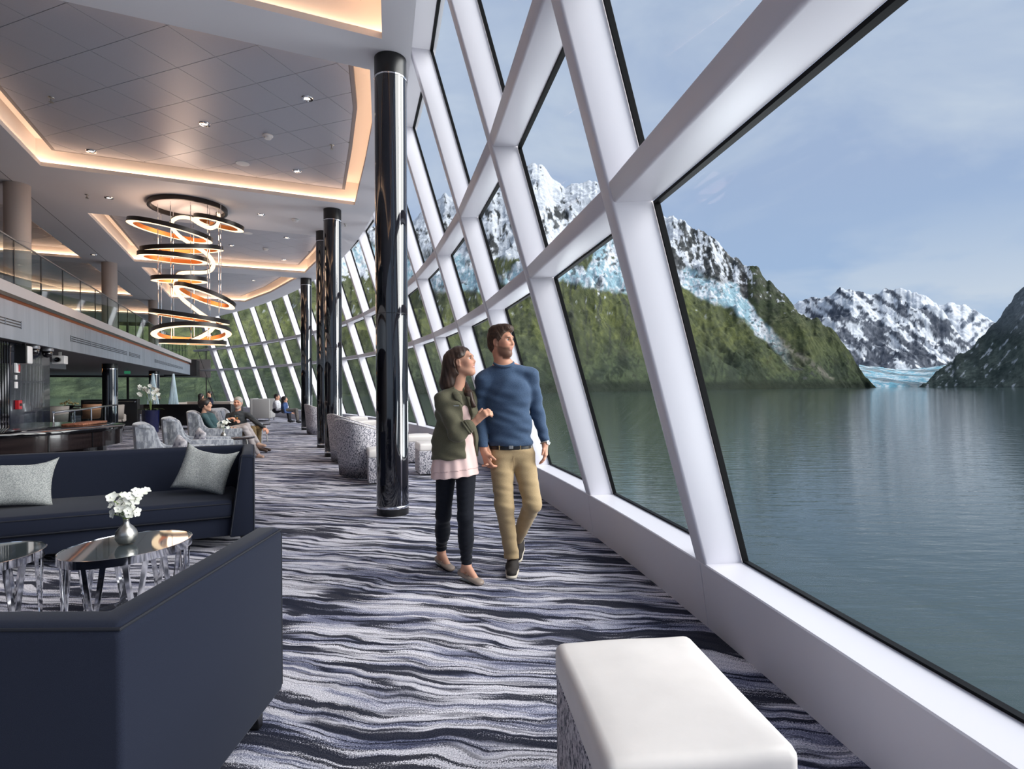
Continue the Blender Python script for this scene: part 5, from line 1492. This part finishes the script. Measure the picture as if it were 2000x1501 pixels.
# ---- walking man
def walking_man():
    base = V3(-.03, 4.2, 0)
    t, B = person_root('man walking in a blue sweater and tan trousers, looking out at the fjord', base)
    h = .0046
    hc = pc(979, 669, 4.2); F = frame((.84, -.54, .02)); s = .93
    HP, T = head_prims(hc, F, s)
    nb = pc(984, 714, 4.225); RS, RE, RW = pc(945, 741, 4.2), pc(936, 815, 4.25), pc(945, 880, 4.13)
    LS, LE, LW = pc(1036, 733, 4.25), pc(1050, 806, 4.29), pc(1064, 862, 4.22)
    ch_, be, wa, pe = pc(990, 772, 4.23), pc(995, 828, 4.23), pc(996, 862, 4.23), pc(1000, 886, 4.24)
    RH, RK, RA = pc(979, 892, 4.21), pc(985, 987, 4.12), pc(999, 1088, 4.27)
    LH, LK, LA = pc(1022, 892, 4.26), pc(1040, 983, 4.14), pc(1010, 1052, 4.55)
    neck = [rc(T(-.02, 0, -.07), nb - V3(0, 0, .01), .054, .06, .03)]
    core = [el(ch_, V3(.16, .1, .18), None, .04), el(be, V3(.145, .09, .16), None, .04), el(pe, V3(.15, .1, .11), None, .04), rc(nb, RS, .05, .05, .04), rc(nb, LS, .05, .05, .04)]
    arms = [rc(RS, RE, .05, .038, .03), rc(RE, RW, .038, .027, .02), rc(LS, LE, .05, .038, .03), rc(LE, LW, .038, .027, .02)]
    legs = [rc(RH, RK, .07, .05, .03), rc(RK, RA, .05, .035, .02), rc(LH, LK, .07, .05, .03), rc(LK, LA, .05, .035, .02)]
    hands = hand_prims(LW + V3(.002, 0, -.01), (.03, -.06, -1), (-1, .25, .1), (-.2, -1, 0), .38, 1.0, .6, .2) + hand_prims(RW + V3(.004, -.005, -.006), (.3, -.12, -1), (.75, .55, -.1), (.4, -1, .2), .62, 1.0, .5, .5)
    skin = (196, 142, 116)
    sdf_obj('body', neck + core + arms + legs + HP + hands, h, M['skin'], t, B, colour=face_colour(hc, F, s, skin, (178, 116, 100), (58, 42, 34), beard=(86, 62, 50), blush=(200, 128, 104)))
    for y in (1, -1):
        e = MB().lathe([(0, -.0115), (.008, -.008), (.0115, 0), (.008, .008), (0, .0115)], n=16).build('eye', M['eye_white'], t, smooth='all', matrix=Matrix.Translation(Vector(T(.0775, y * .031, .0155) - B)))
        MB().lathe([(0, -.0074), (.0052, -.0052), (.0074, 0), (.0052, .0052), (0, .0074)], n=12).build('iris', M['iris'], e, smooth='all', matrix=Matrix.Translation(Vector(F[0] * .0068 + F[2] * .001)))
    hair = [el(T(-.016, 0, .046), V3(.1, .0815, .09), F, .01), el(T(-.055, 0, -.005), V3(.056, .068, .075), F, .02), el(T(.035, .0, .11), V3(.06, .054, .036), F, .03), el(T(.075, .01, .108), V3(.03, .04, .022), F, .02), el(T(-.04, 0, .11), V3(.055, .055, .028), F, .03),
            rc(T(.012, .076, .03), T(.01, .072, -.01), .014, .007, .01), rc(T(.012, -.076, .03), T(.01, -.072, -.01), .014, .007, .01),
            el(T(.1, 0, .0), V3(.074, .085, .084), F, .012, '-'), el(T(.03, 0, -.085), V3(.07, .12, .085), F, .01, '-'), el(T(.0, .09, -.004), V3(.021, .03, .032), F, .006, '-'), el(T(.0, -.09, -.004), V3(.021, .03, .032), F, .006, '-')]
    fl = frame(F[0])
    def hd(co):
        q = (co - hc); x, y, z = q @ F[0], q @ F[1], q @ F[2]
        return .0013 * np.sin(170 * y + 40 * np.sin(22 * x + 9 * z) + 60 * z) + .0012 * np.sin(110 * x + 90 * z + 3 + 30 * y)
    sdf_obj('hair', hair, h, M['hair_brown'], t, B, disp=hd)
    # sweater
    M['sweater'] = cloth('blue_sweater', (54, 72, 98), (70, 89, 114), 330)
    sw = [el(ch_, V3(.185, .122, .185), None, .04), el(be, V3(.172, .112, .175), None, .05), el(wa - V3(0, 0, .0), V3(.172, .112, .085), None, .03), rc(nb - V3(0, 0, .02), RS, .066, .058, .04), rc(nb - V3(0, 0, .02), LS, .066, .058, .04), rc(nb - V3(0, -.005, .05), ch_, .078, .09, .04),
          rc(RS, RE, .06, .05, .03), rc(RE, RW + V3(0, 0, .012), .051, .036, .025), rc(LS, LE, .06, .05, .03), rc(LE, LW + V3(0, 0, .014), .051, .036, .025), el(ch_ + V3(.03, -.055, .05), V3(.1, .06, .07), None, .06),
          el(nb + V3(.0, -.012, .042), V3(.068, .062, .05), None, .008, '-'), el(nb + V3(.006, -.06, .022), V3(.052, .05, .03), None, .01, '-'), cut(pc(996, 870, 4.2), (0, 0, -1))]
    s_ = sdf_obj('sweater', sw, h, M['sweater'], t, B, disp=wr(.0045, *FOLD))
    M['collar_grey'] = cloth('grey_tee', (150, 152, 156))
    ring = []
    for k in range(28):
        a = 2 * math.pi * k / 28; ring.append(Vector(nb + V3(.071 * math.cos(a), -.016 + .074 * math.sin(a), .012 + .022 * math.sin(a) + .008 * math.cos(a) ** 2) - B))
    MB().tube(ring, .0105, 8, closed=True).build('collar', M['sweater'], s_, smooth='all')
    MB().tube([Vector(p) * 1 + Vector((0, 0, .006)) + (Vector(nb - B) - p) * .12 for p in ring], .005, 6, closed=True).build('undershirt', M['collar_grey'], t, smooth='all')
    # trousers
    M['chino'] = cloth('tan_chino', (158, 136, 102), (172, 150, 116), 380, .25)
    tr = [el(pe + V3(0, 0, .02), V3(.168, .118, .115), None, .04), rc(RH + V3(0, 0, -.01), RK, .092, .067, .04), rc(RK, RA + V3(0, 0, .02), .067, .052, .03), rc(LH + V3(0, 0, -.01), LK, .09, .068, .03), rc(LK, LA + V3(0, 0, .0), .066, .05, .02),
          rc(RA + V3(0, 0, .03), RA + V3(0, -.005, -.01), .052, .056, .02), cut(pc(1000, 868, 4.2), (0, 0, 1)), cut(RA + V3(0, 0, -.008), (0, -.2, -1))]
    trp = sdf_obj('trousers', tr, h, M['chino'], t, B, disp=wr(.0026, (24, 10, 70, 1.3, .5), (-36, 18, 44, .2, .4), (12, 20, 120, 2.2, .3)))
    bl = []
    for k in range(36): a = 2 * math.pi * k / 36; bl.append(Vector(pc(997, 871, 4.235) + V3(.168 * math.cos(a), .115 * math.sin(a), 0) - B))
    b_ = MB(); rings = [[p * 1 + Vector((math.cos(2 * math.pi * k / 36) * dr, math.sin(2 * math.pi * k / 36) * dr, dz)) for k, p in enumerate(bl)] for dr, dz in ((-.01, -.016), (0.0, -.016), (.0, .008), (-.01, .008), (-.01, -.016))]
    bo = b_.loft(rings, cap=False).build('belt', M['black'], t, smooth=True)
    bk = pc(998, 872, 4.115) - B; MB().box((bk[0] - .016, bk[1] - .004, bk[2] - .016), (bk[0] + .016, bk[1] + .004, bk[2] + .008)).build('buckle', M['steel'], bo, bevel=.003)
    for dx_ in (-.085, .07): q = pc(998, 873, 4.135) - B; MB().box((q[0] + dx_ - .004, q[1] - .003, q[2] - .02), (q[0] + dx_ + .004, q[1] + .01, q[2] + .012)).build('belt_loop', M['chino'], trp)
    fly = pc(1003, 890, 4.125) - B; MB().tube([Vector(fly), Vector(fly + V3(.004, .0, -.06)), Vector(fly + V3(-.006, .02, -.11))], .0022, 5).build('fly_seam', M['chino'], trp)
    wt_ = []; dv = unit(LE - LW); u1 = unit(np.cross(dv, (0, 1, 0))); u2 = np.cross(dv, u1)
    for k in range(20): a = 2 * math.pi * k / 20; wt_.append(Vector(LW + dv * -.006 + (u1 * math.cos(a) * 1.02 + u2 * math.sin(a)) * .0305 - B))
    wa_ = MB().tube(wt_, .0065, 6, closed=True).build('watch', M['steel'], t, smooth='all')
    MB().lathe([(.017, -.005), (.018, .004), (.014, .006), (0, .006)], n=20).build('watch_face', M['chrome'], wa_, smooth=True, matrix=Matrix.Translation(Vector(LW + V3(.024, -.022, -.004) - B)) @ Vector((.75, -.65, .1)).to_track_quat('Z', 'Y').to_matrix().to_4x4())
    M['shoe_brown'] = mat('dark_suede', (40, 34, 31), .8, bump=(300, .3, .001)); M['sole'] = mat('cream_sole', (206, 196, 180), .6)
    shoe(t, B, V3(.0, 4.38, .0), V3(-.012, 4.085, .0), None, None, h=.006, tall=.08, w=.047, matu=M['shoe_brown'], mats=M['sole'])
    shoe(t, B, V3(.055, 4.66, .115), V3(.035, 4.47, -.0 + .004), None, None, h=.006, tall=.07, w=.045, matu=M['shoe_brown'], mats=M['sole'])
walking_man()

def walking_woman():
    base = V3(-.4, 4.12, 0)
    t, B = person_root('woman walking in an olive jacket and black jeans, holding the man by the arm', base)
    h = .0046
    hc = pc(903, 708, 4.12); F = frame((.94, -.3, .2)); s = .885
    HP, T = head_prims(hc, F, s, True)
    nb = pc(893, 760, 4.14); RS, RE, RW = pc(866, 781, 4.09), pc(892, 848, 3.97), pc(931, 821, 3.985)
    LS, LE, LW = pc(918, 778, 4.22), pc(934, 838, 4.33), pc(951, 880, 4.17)
    ch_, be, pe = pc(892, 806, 4.15), pc(889, 856, 4.15), pc(891, 898, 4.16)
    RH, RK, RA = pc(872, 908, 4.16), pc(866, 1004, 4.2), pc(862, 1076, 4.4)
    LH, LK, LA = pc(910, 908, 4.13), pc(909, 1010, 4.03), pc(911, 1100, 4.07)
    tR, hR = V3(-.462, 4.27, 0), V3(-.60, 4.47, .012); tL, hL = V3(-.222, 3.965, 0), V3(-.385, 4.11, .02)
    neck = [rc(T(-.022, 0, -.06), nb - V3(0, 0, .015), .042, .047, .025)]
    core = [el(ch_, V3(.125, .085, .15), None, .04), el(be, V3(.105, .075, .13), None, .04), el(pe, V3(.135, .09, .11), None, .04), rc(nb, RS, .036, .038, .03), rc(nb, LS, .036, .038, .03)]
    arms = [rc(RS, RE, .038, .03, .03), rc(RE, RW, .034, .023, .02), rc(LS, LE, .038, .03, .03), rc(LE, LW, .03, .022, .02)]
    legs = [rc(RH, RK, .06, .042, .03), rc(RK, RA, .04, .027, .02), rc(LH, LK, .06, .042, .03), rc(LK, LA, .04, .027, .02),
            rc(RA, hR + V3(.03, -.04, .045), .029, .03, .02), rc(RA - V3(0, 0, .01), tR * .7 + hR * .3 + V3(0, 0, .03), .028, .024, .02), rc(LA, hL + V3(.03, -.02, .05), .029, .03, .02), rc(LA - V3(0, 0, .01), tL * .7 + hL * .3 + V3(0, 0, .03), .028, .024, .02)]
    hands = hand_prims(RW, (.62, -.1, .55), (.55, .62, -.45), (-.5, -.1, .85), .75, .92, .8, .1) + hand_prims(LW, (.16, -.42, -1), (-.75, -.55, .1), (.3, -1, .1), .6, .9, .6, .5)
    skin = (208, 156, 130)
    sdf_obj('body', neck + core + arms + legs + HP + hands, h, M['skin'], t, B, colour=face_colour(hc, F, s, skin, (190, 104, 100), (62, 44, 36), blush=(214, 140, 120), white_teeth=True))
    for y in (1, -1):
        e = MB().lathe([(0, -.0115), (.008, -.008), (.0115, 0), (.008, .008), (0, .0115)], n=16).build('eye', M['eye_white'], t, smooth='all', matrix=Matrix.Translation(Vector(T(.0775, y * .031, .0155) - B)))
        MB().lathe([(0, -.0074), (.0052, -.0052), (.0074, 0), (.0052, .0052), (0, .0074)], n=12).build('iris', M['iris'], e, smooth='all', matrix=Matrix.Translation(Vector(F[0] * .0068 + F[2] * .001)))
    G = lambda px, py, Y: pc(px, py, Y)
    hair = [el(T(-.018, 0, .042), V3(.096, .082, .092), F, .01), el(T(-.055, 0, -.01), V3(.064, .078, .085), F, .03), rc(G(884, 704, 4.12), G(876, 748, 4.14), .075, .062, .03), rc(G(876, 745, 4.14), G(872, 770, 4.19), .058, .034, .03),
            rc(G(892, 730, 4.22), G(905, 765, 4.24), .05, .034, .03), rc(G(904, 748, 4.2), G(915, 770, 4.1), .034, .03, .02), rc(G(915, 770, 4.1), G(926, 792, 4.055), .03, .016, .02), rc(G(880, 760, 4.2), G(884, 790, 4.25), .05, .03, .03),
            rc(T(.02, -.075, .06), T(-.02, -.088, -.01), .02, .02, .02), rc(T(.03, .07, .07), T(.0, .085, -.03), .024, .02, .02),
            el(T(.098, 0, -.008), V3(.07, .075, .092), F, .012, '-'), el(T(.045, -.06, -.05), V3(.07, .07, .075), F, .012, '-'), el(T(-.001, -.094, -.004), V3(.026, .03, .036), F, .006, '-')]
    def hd(co):
        q = co - hc; x, y, z = q @ F[0], q @ F[1], q @ F[2]
        return .0009 * np.sin(190 * x + 80 * y + 3 * np.sin(z * 9)) + .0007 * np.sin(120 * x - 90 * y + 2)
    sdf_obj('hair', hair, h, M['hair_dark'], t, B, disp=hd)
    # pink blouse, two tiers
    M['blouse'] = mat('pink_blouse', (238, 206, 200), .7, spec=.2, bump=(60, .1, .003))
    hem = pc(890, 917, 4.1)
    def tier(name, zc, grow):
        bl = [el(ch_, V3(.138 + grow, .104 + grow, .155), None, .04), el(be, V3(.13 + grow, .1 + grow, .14), None, .04), rc(be - V3(0, 0, .03), pc(889, 930, 4.13), .14 + grow, .178 + grow, .05, flat=(V3(0, 1, 0), .74)), rc(nb - V3(0, 0, .03), RS, .04, .03, .03), rc(nb - V3(0, 0, .03), LS, .04, .03, .03),
              rc(nb + V3(.06, -.09, .05), ch_ + V3(.09, -.12, .07), .06, .035, .02, '-'), cut((0, 4.1, zc), (.1, 0, -1))]
        return sdf_obj(name, bl, .006, M['blouse'], t, B, disp=lambda co: .0035 * np.sin(11 * np.arctan2(co[:, 1] - 4.15, co[:, 0] - be[0]) + 6 * co[:, 2]) * np.clip((be[2] - co[:, 2]) * 9, 0, 1))
    b_ = tier('blouse', pc(890, 919, 4.1)[2], 0.0); b2 = tier('blouse_tier', pc(890, 906, 4.1)[2], .006); b2.parent = b_
    # black jeans
    M['jeans'] = cloth('black_jeans', (20, 22, 29), (28, 31, 40), 500, .25)
    je = [el(pe, V3(.14, .098, .11), None, .04), rc(RH, RK, .08, .055, .04), rc(RK, RA + V3(0, 0, .02), .054, .04, .03), rc(LH, LK, .08, .055, .04), rc(LK, LA + V3(0, 0, .02), .054, .04, .03), el(RK * .6 + RA * .4 + V3(0, .02, 0), V3(.052, .055, .11), None, .04), el(LK * .6 + LA * .4 + V3(0, .02, 0), V3(.052, .055, .11), None, .04)]
    sdf_obj('jeans', je, h, M['jeans'], t, B, disp=lambda co: .0035 * np.sin(150 * co[:, 2] + 14 * co[:, 0] + 2 * np.sin(30 * co[:, 0])) * np.clip((.32 - co[:, 2]) * 6, .25, 1))
    # olive jacket with rolled sleeves
    M['olive'] = cloth('olive_jacket', (90, 87, 70), (104, 101, 83), 420, .3); M['olive_dark'] = mat('olive_seam', (56, 58, 46), .8)
    jh = pc(890, 889, 4.1)[2]
    cuff = RE * .42 + RW * .58
    ja = [el(ch_, V3(.158, .124, .172), None, .05), el(be, V3(.165, .13, .15), None, .05), rc(be - V3(0, 0, .03), pc(889, 893, 4.145), .165, .176, .04, flat=(V3(0, 1, 0), .8)), rc(nb - V3(0, 0, .02), RS, .055, .062, .04), rc(nb - V3(0, 0, .02), LS, .055, .06, .04),
          rc(RS, RE, .066, .054, .03), rc(RE, cuff, .054, .05, .03), rc(LS, LE, .06, .05, .03), rc(LE, LE * .4 + LW * .6, .048, .042, .03), el(ch_ + V3(.02, -.085, .03), V3(.09, .06, .07), None, .05),
          rc(G(899, 758, 4.04), G(909, 786, 4.03), .045, .03, .012, '-'), rc(G(909, 786, 4.03), G(917, 840, 4.06), .031, .04, .012, '-'), rc(G(917, 840, 4.06), G(923, 905, 4.07), .04, .055, .012, '-'),
          el(nb + V3(.02, -.02, .04), V3(.055, .055, .06), None, .01, '-'), cut((0, 4.1, jh), (.05, 0, -1))]
    jk = sdf_obj('jacket', ja, h, M['olive'], t, B, disp=wr(.005, *FOLD))
    def ringtube(name, c, ax_, r, rad, matn, par, sq=1.0):
        ax_ = unit(ax_); u1 = unit(np.cross(ax_, (0, 1, .01))); u2 = np.cross(ax_, u1)
        return MB().tube([Vector(c + u1 * r * math.cos(a) + u2 * r * sq * math.sin(a) - B) for a in np.linspace(0, 2 * math.pi, 24, endpoint=False)], rad, 8, closed=True).build(name, matn, par, smooth='all')
    ringtube('rolled_cuff', cuff, RW - RE, .045, .009, M['olive'], jk); ringtube('rolled_cuff', cuff - unit(RW - RE) * .018, RW - RE, .047, .009, M['olive'], jk)
    nn = unit(V3(.25, -.85, .45))
    co_ = [rc(G(878, 752, 4.17), G(884, 760, 4.09), .018, .022, .01, flat=(unit(V3(-.6, -.6, .5)), .5)), rc(G(884, 760, 4.09), G(895, 775, 4.035), .022, .026, .01, flat=(nn, .4)), rc(G(895, 775, 4.035), G(903, 789, 4.02), .024, .008, .01, flat=(nn, .4))]
    sdf_obj('collar', co_, .004, M['olive'], jk, B).location = -(jk.location)
    co_ = [rc(G(900, 750, 4.2), G(908, 760, 4.12), .016, .02, .01, flat=(unit(V3(.7, -.5, .5)), .5)), rc(G(908, 760, 4.12), G(917, 776, 4.07), .02, .022, .01, flat=(nn, .4)), rc(G(917, 776, 4.07), G(918, 792, 4.05), .02, .006, .01, flat=(nn, .4))]
    sdf_obj('collar', co_, .004, M['olive'], jk, B)
    for pts in (((884, 775), (879, 800), (882, 840), (880, 885)), ((870, 800), (880, 815), (895, 818), (905, 812))):
        pass
    zp = [Vector(G(px, py, Y) - B) for px, py, Y in ((904, 792, 4.005), (909, 815, 4.005), (910, 845, 4.01), (909, 870, 4.015), (909, 888, 4.02))]
    q = pc(902, 792, 4.0) - B
    MB().box((q[0] - .075, q[1] - .0, q[2] - .003), (q[0] - .02, q[1] + .03, q[2] + .003)).build('pocket_zip', M['steel'], jk); MB().box((q[0] - .08, q[1] + .002, q[2] + .004), (q[0] - .014, q[1] + .03, q[2] + .008)).build('pocket_welt', M['olive_dark'], jk)
    M['taupe'] = mat('taupe_leather', (150, 134, 122), .45, bump=(60, .15, .002))
    shoe(t, B, hR, tR, None, None, name='shoe', matu=M['taupe'], mats=M['black'], low=True, w=.04); shoe(t, B, hL, tL, None, None, name='shoe', matu=M['taupe'], mats=M['black'], low=True, w=.04)
walking_woman()

# ---- seated people
def sitter(label, base, J, hface, cols, h=.008, s=1.0, hair='short', female=False, hands_=(), group=None, beard=None):
    """J: joints in camera metres; cols: skin, hair material, top, bottom, shoe colours"""
    t, B = person_root(label, base, group)
    F = frame(hface); hc = J['head']
    HP, T = head_prims(hc, F, s, female)
    nb = J['neck']; k = .86 if female else 1.0
    body = [rc(T(-.02, 0, -.065), nb, .048 * k * s, .052 * k * s, .03), el(J['chest'], V3(.13, .1, .17) * k * s, None, .05), el(J['hip'], V3(.14, .12, .11) * k * s, None, .05)]
    for a in 'RL':
        S_, E_, W_ = J[a + 'S'], J[a + 'E'], J[a + 'W']; H_, K_, A_ = J[a + 'H'], J[a + 'K'], J[a + 'A']
        body += [rc(S_, E_, .042 * k * s, .034 * k * s, .03), rc(E_, W_, .034 * k * s, .024 * k * s, .02), rc(H_, K_, .065 * k * s, .048 * k * s, .03), rc(K_, A_, .045 * k * s, .032 * k * s, .02)]
        d = unit(W_ - E_); body += hand_prims(W_, d + V3(0, 0, -.25), (-.2, .3, -1), (0, -1, 0.2), .5, .95 * s, .8, .3)
    skin, hm, top, bot, sh = cols
    sdf_obj('body', body + HP, h, M['skin'], t, B, colour=face_colour(hc, F, s, skin, (178, 104, 96), (70, 56, 50), beard=beard))
    if hair == 'short':
        hp = [el(T(-.014, 0, .045), V3(.107, .085, .094) * s, F, .01), el(T(-.055, 0, 0), V3(.06, .074, .075) * s, F, .02), el(T(.1, 0, -.002), V3(.07, .075, .078) * s, F, .01, '-'), el(T(.03, 0, -.085), V3(.08, .12, .085) * s, F, .01, '-')]
    elif hair == 'bun':
        hp = [el(T(-.018, 0, .046), V3(.112, .092, .1) * s, F, .01), el(T(-.075, 0, .01), V3(.065, .075, .075) * s, F, .03), el(T(.1, 0, -.006), V3(.07, .077, .09) * s, F, .01, '-'), el(T(.03, 0, -.09), V3(.085, .13, .08) * s, F, .01, '-')]
    else:
        hp = [el(T(-.02, 0, .042), V3(.11, .092, .1) * s, F, .01), rc(T(-.05, 0, 0), T(-.06, 0, -.17) , .085 * s, .065 * s, .03), rc(T(-.06, 0, -.17), T(-.05, 0, -.27), .065 * s, .03 * s, .03), el(T(.1, 0, -.01), V3(.072, .077, .095) * s, F, .01, '-')]
    sdf_obj('hair', hp, h, hm, t, B)
    up = [el(J['chest'], V3(.155, .125, .185) * k * s, None, .05), el(J['chest'] * .45 + J['hip'] * .55, V3(.15, .125, .15) * k * s, None, .06), rc(nb - V3(0, 0, .03), J['RS'], .05 * k * s, .058 * k * s, .04), rc(nb - V3(0, 0, .03), J['LS'], .05 * k * s, .058 * k * s, .04), el(nb + V3(0, 0, .03), V3(.055, .055, .04) * s, None, .01, '-')]
    for a in 'RL': up += [rc(J[a + 'S'], J[a + 'E'], .058 * k * s, .048 * k * s, .03), rc(J[a + 'E'], J[a + 'W'], .047 * k * s, .034 * k * s, .025)]
    sdf_obj('top', up, h, top, t, B, disp=wr(.005, *FOLD))
    dn = [el(J['hip'], V3(.165, .14, .125) * k * s, None, .05)]
    for a in 'RL': dn += [rc(J[a + 'H'], J[a + 'K'], .088 * k * s, .066 * k * s, .04), rc(J[a + 'K'], J[a + 'A'] * .9 + J[a + 'K'] * .1, .064 * k * s, .048 * k * s, .03)]
    sdf_obj('trousers', dn, h, bot, t, B, disp=wr(.004, *FOLD))
    for a in 'RL':
        A_, T_ = J[a + 'A'], J[a + 'T']; d = unit(T_ - A_)
        o = sdf_obj('shoe', [rc(A_ + V3(0, 0, -.03) - d * .03, T_ - V3(0, 0, .0), .04 * s, .036 * s, .03, flat=(V3(0, 0, 1), .8)), rc(A_ - V3(0, 0, .01), A_ + d * .05 - V3(0, 0, .03), .042 * s, .04 * s, .03)], h, sh, t, B)
    return t, B
Yw = 11.4
sitter('woman seated in the grey armchair in a teal top, turned towards the grey haired man', tuple(pc(420, 892, Yw)[:2]) + (0,),
       dict(head=pc(402, 791, Yw), neck=pc(398, 806, Yw), chest=pc(409, 820, Yw), hip=pc(424, 841, Yw), RS=pc(399, 813, Yw - .13), RE=pc(418, 838, Yw - .2), RW=pc(456, 836, Yw - .18), LS=pc(407, 811, Yw + .16), LE=pc(428, 829, Yw + .22), LW=pc(446, 818, Yw + .2),
            RH=pc(430, 843, Yw - .09), RK=pc(478, 836, Yw - .12), RA=pc(506, 889, Yw - .05), RT=pc(513, 891.5, Yw - .12), LH=pc(430, 843, Yw + .09), LK=pc(482, 831, Yw + .02), LA=pc(505, 866, Yw - .05), LT=pc(517, 870, Yw - .1)),
       (.86, .3, .0), ((206, 158, 134), M['hair_black'], cloth('teal_top', (58, 84, 90)), cloth('stone_trousers', (176, 168, 168)), mat('nude_shoe', (190, 158, 140), .5)), h=.0085, s=1.0, hair='bun', female=True)
Ym = 12.3
ts, Bs = sitter('grey haired man in a charcoal sweater seated with a drink, smiling', tuple(pc(470, 885, Ym)[:2]) + (0,),
       dict(head=pc(465, 787, Ym), neck=pc(465, 803, Ym + .02), chest=pc(466, 820, Ym), hip=pc(470, 841, Ym + .02), RS=pc(447, 812, Ym), RE=pc(442, 829, Ym - .1), RW=pc(459, 821, Ym - .28), LS=pc(485, 811, Ym + .02), LE=pc(502, 826, Ym - .1), LW=pc(516, 835, Ym - .15),
            RH=pc(466, 845, Ym - .05), RK=pc(493, 838, Ym - .35), RA=pc(500, 872, Ym - .3), RT=pc(520, 880, Ym - .45), LH=pc(476, 845, Ym), LK=pc(505, 836, Ym - .1), LA=pc(505, 872, Ym - .0), LT=pc(526, 878, Ym - .15)),
       (.12, -.98, -.05), ((204, 150, 126), M['hair_grey'], cloth('charcoal_sweater', (58, 62, 66)), cloth('olive_trousers', (112, 94, 66)), mat('brown_shoe', (58, 42, 36), .5)), h=.0085, s=1.06, hair='short', beard=(176, 160, 150))
gl = pc(462, 815, Ym - .4)
tg = thing('tumbler', 'glass of amber drink in the hand of the grey haired man', 'glass', cam(*gl))
M['amber'] = mat('amber_drink', (200, 122, 60), .1, coat=.5)
MB().lathe([(.03, -.045), (.034, .05), (.031, .05), (.028, -.035), (0, -.035)], n=20).build('body', M['bal_glass'], tg, smooth=True); MB().lathe([(0, -.034), (.027, -.034), (.029, .01), (0, .01)], n=16).build('drink', M['amber'], tg, smooth=True)

def far_sitter(label, px, py, Y, face, top, bot, hm, hair, female, s=1.0, kdir=.45):
    """px, py: head centre; legs point to the right"""
    m = Y / FPX; d = unit(V3(face[0], face[1], 0)); l = V3(-d[1], d[0], 0); hd_ = pc(px, py, Y); hip = hd_ + V3(0, 0, -.66) - d * .02; hip[2] = max(hip[2], .5)
    J = dict(head=hd_, neck=hd_ + V3(0, 0, -.16), chest=(hd_ + hip) / 2 + V3(0, 0, -.02), hip=hip)
    for a, q in (('R', -1), ('L', 1)):
        S_ = hd_ + V3(0, 0, -.23) + l * q * .17; J[a + 'S'] = S_; J[a + 'E'] = S_ + V3(0, 0, -.26) + d * .06 + l * q * .03; J[a + 'W'] = J[a + 'E'] + d * .22 + V3(0, 0, -.02) - l * q * .06
        H_ = hip + l * q * .09; J[a + 'H'] = H_; J[a + 'K'] = H_ + d * kdir + V3(0, 0, .03); K_ = J[a + 'K']; J[a + 'A'] = V3(K_[0] + d[0] * .06, K_[1] + d[1] * .06, .09); J[a + 'T'] = J[a + 'A'] + d * .15 + V3(0, 0, -.045)
    sitter(label, (hip[0], hip[1], 0), J, (face[0], face[1], .0), ((204, 154, 130), hm, top, bot, M['black']), h=.012, s=s, hair=hair, female=female)
far_sitter('distant man in a dark vest over a white shirt on the far loveseat', 541, 775, 22.6, (.95, .1), cloth('white_shirt', (206, 206, 212)), cloth('dark_trousers', (40, 40, 46)), M['hair_black'], 'short', False)
far_sitter('distant woman in a blue denim shirt on the far loveseat', 556, 780, 22.2, (.95, .15), cloth('denim', (62, 82, 124)), cloth('grey_trousers', (86, 82, 80)), M['hair_black'], 'long', True)
far_sitter('far woman with long dark hair on the pale sofa', 393, 774, 24.6, (.5, .85), cloth('plum_top', (52, 44, 50)), cloth('dark_skirt', (44, 42, 48)), M['hair_black'], 'long', True)
far_sitter('far man in a navy top on the pale sofa', 409, 769, 25.3, (-.6, -.75), cloth('navy_top', (38, 44, 62)), cloth('black_trousers', (34, 34, 40)), M['hair_black'], 'short', False, kdir=.4)
